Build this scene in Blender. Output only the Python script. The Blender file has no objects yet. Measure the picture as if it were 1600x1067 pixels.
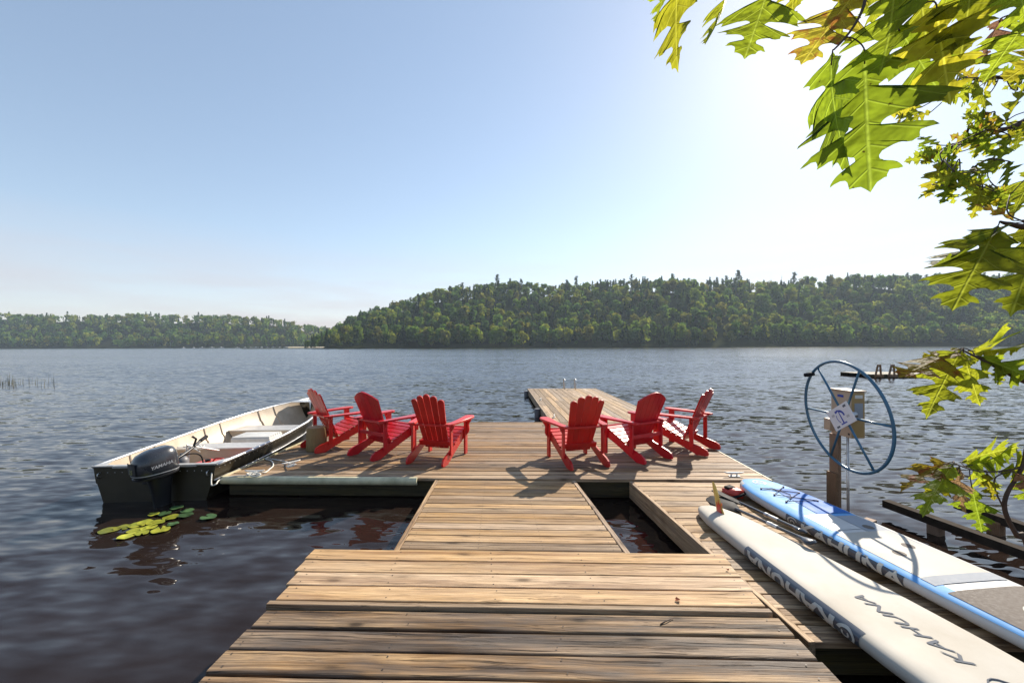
import bpy, bmesh, math, random
import numpy as np
from mathutils import Vector, Matrix, Euler

random.seed(7)
scene = bpy.context.scene
C = scene.collection
R = math.radians

# ------------------------------------------------------------------ camera
CZ = 1.86            # eye height above the lake
FPX = 640.0          # focal length in pixels of the 1600 px wide photograph
ROLL = 0.0037
cr, sr = math.cos(ROLL), math.sin(ROLL)
cam_d = bpy.data.cameras.new('camera')
cam_d.sensor_width = 36.0
cam_d.lens = FPX / 1600.0 * 36.0
cam_d.shift_y = 6.5 / 1600.0
cam_d.clip_start = 0.02
cam_d.clip_end = 6000.0
cam = bpy.data.objects.new('camera', cam_d)
C.objects.link(cam)
cam.matrix_world = Matrix(((cr, sr, 0, 0), (0, 0, -1, 0), (-sr, cr, 0, CZ), (0, 0, 0, 1)))
scene.camera = cam

# ------------------------------------------------------------------ sky, sun, exposure
SUN_DIR = Vector((0.766, 1.0, 0.86)).normalized()
SUN_EL = math.asin(SUN_DIR.z)
SUN_AZ = math.atan2(SUN_DIR.x, SUN_DIR.y)
world = bpy.data.worlds.new('World')
scene.world = world
world.use_nodes = True
wn = world.node_tree
wn.nodes.clear()
w_out = wn.nodes.new('ShaderNodeOutputWorld')
w_bg = wn.nodes.new('ShaderNodeBackground')
w_sky = wn.nodes.new('ShaderNodeTexSky')
w_sky.sky_type = 'NISHITA'
w_sky.sun_disc = False
w_sky.sun_elevation = SUN_EL
w_sky.sun_rotation = SUN_AZ
w_sky.altitude = 250.0
w_sky.air_density = 1.0
w_sky.dust_density = 0.3
w_sky.ozone_density = 1.2
w_bg.inputs['Strength'].default_value = 0.13
# thin low fair-weather clouds, mixed into the sky by direction
w_tc = wn.nodes.new('ShaderNodeTexCoord')
w_map = wn.nodes.new('ShaderNodeMapping')
w_map.inputs['Scale'].default_value = (2.2, 2.2, 16.0)
w_map.inputs['Location'].default_value = (3.1, 0.4, 0.3)
w_noise = wn.nodes.new('ShaderNodeTexNoise')
w_noise.inputs['Scale'].default_value = 1.6
w_noise.inputs['Detail'].default_value = 6.0
w_noise.inputs['Roughness'].default_value = 0.55
w_sep = wn.nodes.new('ShaderNodeSeparateXYZ')
w_band = wn.nodes.new('ShaderNodeValToRGB')
w_band.color_ramp.elements[0].position = 0.03
w_band.color_ramp.elements[0].color = (1, 1, 1, 1)
w_band.color_ramp.elements[1].position = 0.24
w_band.color_ramp.elements[1].color = (0, 0, 0, 1)
w_thr = wn.nodes.new('ShaderNodeValToRGB')
w_thr.color_ramp.elements[0].position = 0.36
w_thr.color_ramp.elements[1].position = 0.62
w_thr.color_ramp.elements[0].color = (0.45, 0.45, 0.45, 1)
w_mul = wn.nodes.new('ShaderNodeMath')
w_mul.operation = 'MULTIPLY'
w_mul2 = wn.nodes.new('ShaderNodeMath')
w_mul2.operation = 'MULTIPLY'
w_mul2.inputs[1].default_value = 0.9
w_mix = wn.nodes.new('ShaderNodeMix')
w_mix.data_type = 'RGBA'
w_mix.inputs['B'].default_value = (3.35, 2.98, 3.12, 1)
L = wn.links.new
L(w_tc.outputs['Generated'], w_map.inputs['Vector'])
L(w_map.outputs['Vector'], w_noise.inputs['Vector'])
L(w_tc.outputs['Generated'], w_sep.inputs[0])
L(w_sep.outputs['Z'], w_band.inputs['Fac'])
L(w_noise.outputs['Fac'], w_thr.inputs['Fac'])
L(w_thr.outputs['Color'], w_mul.inputs[0])
L(w_band.outputs['Color'], w_mul.inputs[1])
L(w_mul.outputs[0], w_mul2.inputs[0])
L(w_mul2.outputs[0], w_mix.inputs['Factor'])
# hazy summer air evens the sky out: a softer fall-off away from the sun
w_gam = wn.nodes.new('ShaderNodeGamma')
w_gam.inputs['Gamma'].default_value = 0.72
w_gain = wn.nodes.new('ShaderNodeVectorMath')
w_gain.operation = 'SCALE'
w_gain.inputs['Scale'].default_value = 1.32
L(w_sky.outputs['Color'], w_gam.inputs['Color'])
L(w_gam.outputs['Color'], w_gain.inputs[0])
L(w_gain.outputs[0], w_mix.inputs['A'])
L(w_mix.outputs['Result'], w_bg.inputs['Color'])
L(w_bg.outputs[0], w_out.inputs['Surface'])

sun_d = bpy.data.lights.new('sun', 'SUN')
sun_d.energy = 5.0
sun_d.angle = R(0.53)
sun_d.color = (1.0, 0.9, 0.76)
sun = bpy.data.objects.new('sun', sun_d)
C.objects.link(sun)
sun.rotation_euler = (-SUN_DIR).to_track_quat('-Z', 'Y').to_euler()
sun.location = SUN_DIR * 200

vs = scene.view_settings
vs.view_transform = 'Standard'
vs.look = 'None'
vs.exposure = 0.72
vs.gamma = 1.0
vs.use_curve_mapping = False
scene.cycles.max_bounces = 8
scene.cycles.transparent_max_bounces = 8
scene.cycles.use_denoising = True
scene.cycles.sample_clamp_indirect = 6.0
scene.cycles.caustics_reflective = False
scene.cycles.caustics_refractive = False

# ------------------------------------------------------------------ helpers
def ray(px, py):
    u = (px - 800.0) / FPX
    v = (540.0 - py) / FPX
    return Vector((u * cr + v * sr, 1.0, -u * sr + v * cr))

def P(px, py, z):            # point of the level z seen at that pixel of the photograph
    r = ray(px, py)
    t = (z - CZ) / r.z
    return Vector((r.x * t, t, z))

def Q(px, py, y):            # point at depth y
    r = ray(px, py)
    return Vector((r.x * y, y, CZ + r.z * y))

def tag(o, label=None, cat=None, group=None, kind=None):
    if label: o['label'] = label
    if cat: o['category'] = cat
    if group: o['group'] = group
    if kind: o['kind'] = kind
    return o

def empty(name, loc=(0, 0, 0), rz=0.0):
    o = bpy.data.objects.new(name, None)
    C.objects.link(o)
    o.location = loc
    o.rotation_euler = (0, 0, rz)
    o.empty_display_size = 0.1
    return o

def dup(root, parent=None):
    c = root.copy()
    C.objects.link(c)
    c.parent = parent
    for ch in root.children:
        dup(ch, c)
    return c

class MB:
    def __init__(self):
        self.v = []; self.f = []; self.mi = []; self.uv = None
    def add(self, vs, fs, mi=0):
        b = len(self.v)
        self.v.extend([tuple(p) for p in vs])
        for f in fs:
            self.f.append(tuple(b + i for i in f)); self.mi.append(mi)
        return self
    def box(self, c, s, M=None, mi=0, bev=0.0):
        x, y, z = s[0] / 2, s[1] / 2, s[2] / 2
        if bev <= 0:
            vs = [Vector((a, b, d)) for d in (-z, z) for b in (-y, y) for a in (-x, x)]
            fs = [(0, 2, 3, 1), (4, 5, 7, 6), (0, 1, 5, 4), (2, 6, 7, 3), (0, 4, 6, 2), (1, 3, 7, 5)]
        else:
            bm = bmesh.new()
            bmesh.ops.create_cube(bm, size=1.0)
            for w in bm.verts:
                w.co = Vector((w.co.x * s[0], w.co.y * s[1], w.co.z * s[2]))
            bmesh.ops.bevel(bm, geom=bm.edges[:], offset=bev, segments=2, affect='EDGES', profile=0.6)
            bm.verts.index_update()
            vs = [w.co.copy() for w in bm.verts]
            fs = [[w.index for w in f.verts] for f in bm.faces]
            bm.free()
        c = Vector(c)
        if M is not None:
            vs = [M @ p for p in vs]
        return self.add([p + c for p in vs], fs, mi)
    def prism(self, pts, axis, t0, t1, mi=0):
        """closed 2D outline extruded along an axis: 'x' -> pts are (y,z), 'y' -> (x,z), 'z' -> (x,y)"""
        def mk(p, t):
            return {'x': (t, p[0], p[1]), 'y': (p[0], t, p[1]), 'z': (p[0], p[1], t)}[axis]
        n = len(pts)
        vs = [mk(p, t0) for p in pts] + [mk(p, t1) for p in pts]
        fs = [tuple(range(n)), tuple(range(2 * n - 1, n - 1, -1))]
        fs += [(i, i + n, (i + 1) % n + n, (i + 1) % n) for i in range(n)]
        return self.add(vs, fs, mi)
    def tube(self, pts, r, n=8, mi=0, cap=True):
        pts = [Vector(p) for p in pts]
        rs = r if isinstance(r, (list, tuple)) else [r] * len(pts)
        vs = []; fs = []
        up = Vector((0.13, 0.21, 0.97)).normalized()
        prev = None
        for i, p in enumerate(pts):
            d = (pts[min(i + 1, len(pts) - 1)] - pts[max(i - 1, 0)])
            if d.length < 1e-9: d = Vector((0, 0, 1))
            d.normalize()
            if prev is None:
                a = d.cross(up)
                if a.length < 1e-3: a = d.cross(Vector((1, 0, 0)))
            else:
                a = prev - d * prev.dot(d)
            a.normalize(); prev = a
            b = d.cross(a)
            for k in range(n):
                t = 2 * math.pi * k / n
                vs.append(p + (a * math.cos(t) + b * math.sin(t)) * rs[i])
        for i in range(len(pts) - 1):
            for k in range(n):
                k2 = (k + 1) % n
                fs.append((i * n + k, i * n + k2, (i + 1) * n + k2, (i + 1) * n + k))
        if cap:
            fs.append(tuple(range(n - 1, -1, -1)))
            fs.append(tuple((len(pts) - 1) * n + k for k in range(n)))
        return self.add(vs, fs, mi)
    def grid(self, rows, closed=False, mi=0):
        """rows: list of equally long point lists"""
        m = len(rows[0]); vs = [p for r_ in rows for p in r_]; fs = []
        for i in range(len(rows) - 1):
            for k in range(m if closed else m - 1):
                k2 = (k + 1) % m
                fs.append((i * m + k, i * m + k2, (i + 1) * m + k2, (i + 1) * m + k))
        return self.add(vs, fs, mi)
    def build(self, name, mats, parent=None, smooth=False, loc=None, rot=None):
        me = bpy.data.meshes.new(name)
        me.from_pydata(self.v, [], self.f)
        if not isinstance(mats, (list, tuple)): mats = [mats]
        for m in mats: me.materials.append(m)
        if len(mats) > 1:
            me.polygons.foreach_set('material_index', self.mi)
        if smooth:
            me.polygons.foreach_set('use_smooth', [True] * len(me.polygons))
        bm = bmesh.new(); bm.from_mesh(me)
        bmesh.ops.recalc_face_normals(bm, faces=bm.faces)
        bm.to_mesh(me); bm.free()
        me.update()
        o = bpy.data.objects.new(name, me)
        C.objects.link(o)
        if parent is not None: o.parent = parent
        if loc is not None: o.location = loc
        if rot is not None: o.rotation_euler = rot
        if smooth == 'auto':
            try:
                me.set_sharp_from_angle(angle=R(38))
            except Exception:
                pass
        return o

def catmull(pts, n=6):
    pts = [Vector(p) for p in pts]
    out = []
    for i in range(len(pts) - 1):
        p0 = pts[max(i - 1, 0)]; p1 = pts[i]; p2 = pts[i + 1]; p3 = pts[min(i + 2, len(pts) - 1)]
        for k in range(n):
            t = k / n
            out.append(0.5 * ((2 * p1) + (p2 - p0) * t + (2 * p0 - 5 * p1 + 4 * p2 - p3) * t * t
                              + (3 * p1 - p0 - 3 * p2 + p3) * t ** 3))
    out.append(pts[-1])
    return out

def text_mesh(s, size, shear=0.0, cuts=2, bold=0.0):
    """flat lettering: vertices (x right, y up) centred on the origin"""
    cu = bpy.data.curves.new('lettering', 'FONT')
    cu.body = s; cu.size = size; cu.shear = shear; cu.offset = bold
    cu.align_x = 'CENTER'; cu.align_y = 'CENTER'
    cu.resolution_u = 3
    ob = bpy.data.objects.new('lettering_tmp', cu)
    C.objects.link(ob)
    bpy.context.view_layer.update()
    me = bpy.data.meshes.new_from_object(ob.evaluated_get(bpy.context.evaluated_depsgraph_get()))
    bm = bmesh.new(); bm.from_mesh(me)
    bmesh.ops.remove_doubles(bm, verts=bm.verts, dist=size * 1e-3)
    bmesh.ops.triangulate(bm, faces=bm.faces)
    for _ in range(cuts):
        ed = [e for e in bm.edges if e.calc_length() > size * 0.12]
        if ed: bmesh.ops.subdivide_edges(bm, edges=ed, cuts=1, use_grid_fill=False); bmesh.ops.triangulate(bm, faces=bm.faces)
    bm.verts.index_update()
    vs = [v.co.copy() for v in bm.verts]; fs = [tuple(v.index for v in f.verts) for f in bm.faces]
    bm.free()
    bpy.data.objects.remove(ob); bpy.data.curves.remove(cu); bpy.data.meshes.remove(me)
    return vs, fs

# ------------------------------------------------------------------ materials
class NT:
    def __init__(self, name):
        self.m = bpy.data.materials.new(name); self.m.use_nodes = True
        self.t = self.m.node_tree; self.t.nodes.clear()
        self.out = self.n('ShaderNodeOutputMaterial')
    def n(self, typ, **kw):
        nd = self.t.nodes.new(typ)
        for k, v in kw.items():
            if k in ('operation', 'blend_type', 'data_type', 'noise_dimensions', 'feature', 'distance', 'attribute_name', 'attribute_type', 'musgrave_type', 'interpolation_type', 'uv_map', 'wave_type', 'bands_direction', 'noise_type', 'invert'):
                setattr(nd, k, v)
            else:
                key = k.replace('_', ' ')
                if isinstance(v, bpy.types.NodeSocket): self.t.links.new(v, nd.inputs[key])
                else: nd.inputs[key].default_value = v
        return nd
    def link(self, a, b): self.t.links.new(a, b)
    def math(self, op, a, b=None, c=None):
        nd = self.t.nodes.new('ShaderNodeMath'); nd.operation = op
        for i, v in enumerate((a, b, c)):
            if v is None: continue
            if isinstance(v, bpy.types.NodeSocket): self.t.links.new(v, nd.inputs[i])
            else: nd.inputs[i].default_value = v
        return nd.outputs[0]
    def vmath(self, op, a, b=None):
        nd = self.t.nodes.new('ShaderNodeVectorMath'); nd.operation = op
        for i, v in enumerate((a, b)):
            if v is None: continue
            if isinstance(v, bpy.types.NodeSocket): self.t.links.new(v, nd.inputs[i])
            else: nd.inputs[i].default_value = v
        return nd.outputs[0]
    def ramp(self, fac, *stops):
        nd = self.t.nodes.new('ShaderNodeValToRGB')
        el = nd.color_ramp.elements
        while len(el) < len(stops): el.new(0.5)
        for e, (p, c) in zip(el, stops):
            e.position = p
            e.color = (c[0], c[1], c[2], 1) if isinstance(c, (tuple, list)) else (c, c, c, 1)
        self.t.links.new(fac, nd.inputs['Fac'])
        return nd.outputs['Color']
    def mix(self, fac, a, b, mode='MIX'):
        nd = self.t.nodes.new('ShaderNodeMix'); nd.data_type = 'RGBA'; nd.blend_type = mode
        for key, v in (('Factor', fac), ('A', a), ('B', b)):
            if isinstance(v, bpy.types.NodeSocket): self.t.links.new(v, nd.inputs[key])
            else: nd.inputs[key].default_value = v if key == 'Factor' else (v[0], v[1], v[2], 1)
        return nd.outputs['Result']
    def noise(self, vec, scale, detail=4.0, rough=0.55, col=False):
        nd = self.t.nodes.new('ShaderNodeTexNoise')
        self.t.links.new(vec, nd.inputs['Vector'])
        nd.inputs['Scale'].default_value = scale; nd.inputs['Detail'].default_value = detail
        nd.inputs['Roughness'].default_value = rough
        return nd.outputs['Color' if col else 'Fac']
    def mapping(self, vec, scale=(1, 1, 1), loc=(0, 0, 0), rot=(0, 0, 0)):
        nd = self.t.nodes.new('ShaderNodeMapping')
        self.t.links.new(vec, nd.inputs['Vector'])
        nd.inputs['Scale'].default_value = scale; nd.inputs['Location'].default_value = loc
        nd.inputs['Rotation'].default_value = rot
        return nd.outputs[0]
    def objcoord(self, randomise=True):
        tc = self.t.nodes.new('ShaderNodeTexCoord')
        if not randomise: return tc.outputs['Object']
        oi = self.t.nodes.new('ShaderNodeObjectInfo')
        s = self.math('MULTIPLY', oi.outputs['Random'], 57.0)
        cx = self.t.nodes.new('ShaderNodeCombineXYZ')
        for i in range(3): self.t.links.new(s, cx.inputs[i])
        return self.vmath('ADD', tc.outputs['Object'], cx.outputs[0])
    def rnd(self):
        return self.t.nodes.new('ShaderNodeObjectInfo').outputs['Random']
    def bump(self, h, strength=0.3, dist=0.01):
        nd = self.t.nodes.new('ShaderNodeBump')
        nd.inputs['Strength'].default_value = strength; nd.inputs['Distance'].default_value = dist
        self.t.links.new(h, nd.inputs['Height'])
        return nd.outputs['Normal']
    def bsdf(self, col, rough=0.5, metal=0.0, normal=None, spec=0.5, coat=0.0):
        nd = self.t.nodes.new('ShaderNodeBsdfPrincipled')
        for key, v in (('Base Color', col), ('Roughness', rough), ('Metallic', metal)):
            if isinstance(v, bpy.types.NodeSocket): self.t.links.new(v, nd.inputs[key])
            else: nd.inputs[key].default_value = (v[0], v[1], v[2], 1) if key == 'Base Color' else v
        nd.inputs['Specular IOR Level'].default_value = spec
        nd.inputs['Coat Weight'].default_value = coat
        nd.inputs['Coat Roughness'].default_value = 0.12
        if normal is not None: self.t.links.new(normal, nd.inputs['Normal'])
        return nd.outputs[0]
    def done(self, sh):
        self.t.links.new(sh, self.out.inputs['Surface']); return self.m

def wood_mat(name, light, mid, dark, wear=0.4, along=(1.0, 1.0, 1.0), rough=0.62, con=0.0, bmp=0.6):
    """weathered softwood; the grain runs along the object's own x axis"""
    k = NT(name)
    co = k.objcoord()
    warp = k.noise(k.mapping(co, (1.6, 6, 6)), 1.0, 2, 0.5, col=True)
    wv = k.vmath('SCALE', warp); wv.node.inputs['Scale'].default_value = 0.05
    cw = k.vmath('ADD', co, wv)
    fine = k.noise(k.mapping(cw, (2.5 * along[0], 150 * along[1], 150 * along[2])), 1.0, 5, 0.65)
    ring = k.noise(k.mapping(cw, (0.7 * along[0], 26 * along[1], 26 * along[2])), 1.0, 3, 0.55)
    patch = k.noise(k.mapping(co, (2.2 * along[0], 9 * along[1], 9 * along[2])), 1.0, 5, 0.65)
    crack = k.noise(k.mapping(cw, (1.3 * along[0], 75 * along[1], 75 * along[2]), (7, 3, 1)), 1.0, 3, 0.6)
    crackm = k.ramp(crack, (0.0, 1.0), (0.33, 1.0), (0.41, 0.0), (1.0, 0.0))
    kn = k.t.nodes.new('ShaderNodeTexVoronoi'); kn.feature = 'F1'
    k.link(k.mapping(cw, (2.6 * along[0], 7.5 * along[1], 0.01)), kn.inputs['Vector'])
    kn.inputs['Scale'].default_value = 1.0
    knot = k.ramp(kn.outputs['Distance'], (0.0, 1.0), (0.07, 0.95), (0.15, 0.35), (0.32, 0.0))
    base = k.ramp(ring, (0.27 + con, dark), (0.5, mid), (0.73 - con, light))
    col = k.mix(k.ramp(fine, (0.3, 0.75), (0.62, 0.0)), base, [c * 0.45 for c in dark])
    grey = [0.55 * c + 0.45 * (sum(mid) / 3) for c in dark]
    col = k.mix(k.math('MULTIPLY', k.ramp(patch, (0.38, 0.0), (0.68, 1.0)), wear), col, grey)
    col = k.mix(k.math('MULTIPLY', knot, 0.9), col, [c * 0.33 for c in dark])
    col = k.mix(k.math('MULTIPLY', crackm, 0.35 + 0.5 * wear), col, [c * 0.2 for c in dark])
    rv = k.rnd()
    hs = k.t.nodes.new('ShaderNodeHueSaturation')
    k.link(col, hs.inputs['Color'])
    k.link(k.math('MULTIPLY_ADD', rv, 0.62, 0.68), hs.inputs['Value'])
    k.link(k.math('MULTIPLY_ADD', k.math('FRACT', k.math('MULTIPLY', rv, 17.3)), 0.35, 0.8), hs.inputs['Saturation'])
    h = k.math('ADD', k.math('MULTIPLY', fine, 0.5), k.math('MULTIPLY', crackm, -1.1))
    nrm = k.bump(h, bmp, 0.004)
    rg = k.ramp(fine, (0.2, rough + 0.15), (0.8, rough - 0.1))
    return k.done(k.bsdf(hs.outputs['Color'], rg, 0, nrm, 0.2))

def plain_mat(name, col, rough=0.5, metal=0.0, var=0.15, scale=6.0, bump=0.0, spec=0.5, coat=0.0, dirt=None, dirt_amt=0.0, orand=0.0):
    k = NT(name)
    co = k.objcoord()
    n1 = k.noise(co, scale, 5, 0.6)
    c = k.mix(k.ramp(n1, (0.3, 0.0), (0.7, 1.0)), [x * (1 - var) for x in col], [min(1, x * (1 + var)) for x in col])
    if dirt is not None:
        n2 = k.noise(k.mapping(co, (1, 1, 1), (5, 2, 9)), scale * 0.45, 7, 0.7)
        c = k.mix(k.math('MULTIPLY', k.ramp(n2, (0.45, 0.0), (0.7, 1.0)), dirt_amt), c, dirt)
    if orand:
        hs = k.t.nodes.new('ShaderNodeHueSaturation'); k.link(c, hs.inputs['Color'])
        k.link(k.math('MULTIPLY_ADD', k.rnd(), orand, 1 - orand * 0.6), hs.inputs['Value']); c = hs.outputs['Color']
    nrm = k.bump(k.noise(co, scale * 9, 3, 0.6), bump, 0.003) if bump else None
    rg = k.ramp(n1, (0.2, max(0.02, rough * 0.8)), (0.8, min(1, rough * 1.2)))
    return k.done(k.bsdf(c, rg, metal, nrm, spec, coat))

M = {}
M['deck_new'] = wood_mat('deck_amber', (0.64, 0.43, 0.22), (0.51, 0.32, 0.15), (0.29, 0.16, 0.07), 0.25, con=0.06, bmp=0.8)
M['deck_old'] = wood_mat('deck_weathered', (0.50, 0.345, 0.205), (0.28, 0.175, 0.095), (0.07, 0.042, 0.023), 0.65, con=0.12, bmp=1.0)
M['deck_mid'] = wood_mat('deck_main', (0.50, 0.33, 0.185), (0.37, 0.235, 0.125), (0.19, 0.11, 0.055), 0.5, con=0.08, bmp=0.8)
M['deck_ramp'] = wood_mat('deck_ramp', (0.56, 0.38, 0.20), (0.43, 0.275, 0.14), (0.24, 0.14, 0.065), 0.35, con=0.08, bmp=0.8)
M['deck_pale'] = wood_mat('deck_pale', (0.58, 0.42, 0.26), (0.48, 0.335, 0.195), (0.28, 0.175, 0.095), 0.3, con=0.06)
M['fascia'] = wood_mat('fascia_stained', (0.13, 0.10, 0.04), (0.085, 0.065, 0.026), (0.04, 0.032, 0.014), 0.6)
M['post'] = wood_mat('post_cedar', (0.46, 0.29, 0.18), (0.36, 0.21, 0.12), (0.22, 0.125, 0.065), 0.3, along=(60, 60, 0.02))
M['dark_beam'] = plain_mat('dark_beam', (0.04, 0.03, 0.022), 0.85, var=0.4, scale=12, bump=0.4, spec=0.06)
M['red'] = plain_mat('red_paint', (0.58, 0.02, 0.014), 0.4, var=0.14, scale=5, bump=0.08, coat=0.1, dirt=(0.40, 0.03, 0.03), dirt_amt=0.5, orand=0.3)
M['red_b'] = plain_mat('crimson_paint', (0.56, 0.012, 0.022), 0.36, var=0.12, scale=5, bump=0.06, coat=0.15, dirt=(0.42, 0.012, 0.03), dirt_amt=0.4, orand=0.2)
M['bumper'] = plain_mat('vinyl_edge', (0.62, 0.57, 0.38), 0.5, var=0.2, scale=5, dirt=(0.25, 0.25, 0.12), dirt_amt=0.75)
M['steel'] = plain_mat('galvanised', (0.5, 0.5, 0.5), 0.35, 0.9, var=0.2, scale=20)
M['black_rubber'] = plain_mat('black_rubber', (0.018, 0.018, 0.02), 0.7, var=0.2, spec=0.12)
M['grey_rubber'] = plain_mat('grey_fender', (0.13, 0.13, 0.14), 0.5, var=0.3)
M['rope'] = plain_mat('white_rope', (0.62, 0.6, 0.54), 0.85, var=0.2, scale=60, bump=0.5)
M['rope_black'] = plain_mat('bungee', (0.02, 0.015, 0.03), 0.7, var=0.3, scale=60)
M['hull_out'] = plain_mat('olive_hull', (0.026, 0.02, 0.009), 0.4, var=0.3, scale=3, dirt=(0.06, 0.045, 0.025), dirt_amt=0.4)
M['hull_in'] = plain_mat('bare_hull_paint', (0.53, 0.435, 0.325), 0.5, 0.0, var=0.16, scale=3.5, bump=0.06, dirt=(0.33, 0.24, 0.14), dirt_amt=0.6)
M['alu'] = plain_mat('aluminium', (0.62, 0.62, 0.62), 0.38, 0.75, var=0.16, scale=6, bump=0.03)
M['bench'] = plain_mat('bench_aluminium', (0.52, 0.50, 0.47), 0.42, 0.35, var=0.14, scale=6)
M['cowl'] = plain_mat('cowling_grey', (0.028, 0.030, 0.036), 0.28, 0.0, var=0.1, scale=4, coat=0.5)
M['cowl_dark'] = plain_mat('cowling_black', (0.014, 0.014, 0.016), 0.4, 0.0, var=0.15)
M['silver_print'] = plain_mat('silver_print', (0.5, 0.51, 0.53), 0.4, 0.2, var=0.05)
M['yellow_print'] = plain_mat('olive_print', (0.3, 0.3, 0.12), 0.5, var=0.1)
M['orange_red'] = plain_mat('red_plastic', (0.56, 0.05, 0.03), 0.4, var=0.15)
M['white_plastic'] = plain_mat('white_plastic', (0.72, 0.71, 0.67), 0.45, var=0.08, dirt=(0.4, 0.36, 0.28), dirt_amt=0.4)
M['board_white'] = plain_mat('board_white', (0.47, 0.44, 0.385), 0.6, var=0.06, scale=2.5, spec=0.12, bump=0.03, dirt=(0.34, 0.28, 0.20), dirt_amt=0.45)
M['board_clean'] = plain_mat('board_rail_white', (0.52, 0.515, 0.50), 0.45, var=0.03, scale=2.5, spec=0.25)
M['board_slate'] = plain_mat('rail_slate', (0.055, 0.068, 0.09), 0.3, var=0.1, coat=0.4)
M['board_blue'] = plain_mat('board_blue', (0.12, 0.34, 0.66), 0.6, var=0.06, spec=0.12)
M['board_deepblue'] = plain_mat('board_deep_blue', (0.01, 0.13, 0.45), 0.6, var=0.1, spec=0.12)
M['pad_brown'] = plain_mat('deck_pad', (0.13, 0.105, 0.085), 0.8, var=0.15, scale=50, bump=0.4)
M['pad_grey'] = plain_mat('deck_pad_grey', (0.30, 0.32, 0.35), 0.8, var=0.06, scale=50, bump=0.2)
M['print_grey'] = plain_mat('print_grey', (0.13, 0.14, 0.16), 0.7, var=0.15, spec=0.08)
M['print_white'] = plain_mat('print_white', (0.55, 0.53, 0.47), 0.6, var=0.05, spec=0.12)
M['wheel_blue'] = plain_mat('wheel_blue', (0.035, 0.13, 0.22), 0.4, 0.1, var=0.12, scale=8, coat=0.2)
M['box_beige'] = plain_mat('winch_box', (0.50, 0.37, 0.255), 0.5, 0.0, var=0.08, scale=5, dirt=(0.3, 0.22, 0.13), dirt_amt=0.4)
M['box_tan'] = plain_mat('winch_box_side', (0.40, 0.26, 0.10), 0.5, 0.0, var=0.1, scale=5)
M['sign_white'] = plain_mat('sign_white', (0.74, 0.74, 0.74), 0.45, var=0.03)
M['sign_blue'] = plain_mat('sign_blue', (0.02, 0.06, 0.36), 0.5, var=0.05)
M['fin_yellow'] = plain_mat('fin_yellow', (0.72, 0.5, 0.12), 0.35, var=0.1, coat=0.3)
M['fin_red'] = plain_mat('fin_red', (0.6, 0.04, 0.025), 0.35, var=0.1)
M['log_bark'] = wood_mat('log_side', (0.55, 0.40, 0.18), (0.42, 0.28, 0.11), (0.20, 0.12, 0.05), 0.35, along=(60, 60, 0.03))
M['log_top'] = plain_mat('log_top', (0.34, 0.25, 0.15), 0.8, var=0.3, scale=14)
M['nail'] = plain_mat('nail_head', (0.04, 0.03, 0.025), 0.6, 0.3, var=0.3)
M['soil'] = plain_mat('bank_soil', (0.045, 0.032, 0.022), 0.95, var=0.5, scale=5, bump=0.9, dirt=(0.1, 0.065, 0.035), dirt_amt=0.5)
M['sand'] = plain_mat('sand', (0.5, 0.42, 0.28), 0.95, var=0.15)
M['bark'] = plain_mat('oak_bark', (0.085, 0.06, 0.042), 0.9, var=0.45, scale=9, bump=0.8)
M['twig'] = plain_mat('twig', (0.07, 0.043, 0.03), 0.75, var=0.35, scale=30, bump=0.4)

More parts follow.
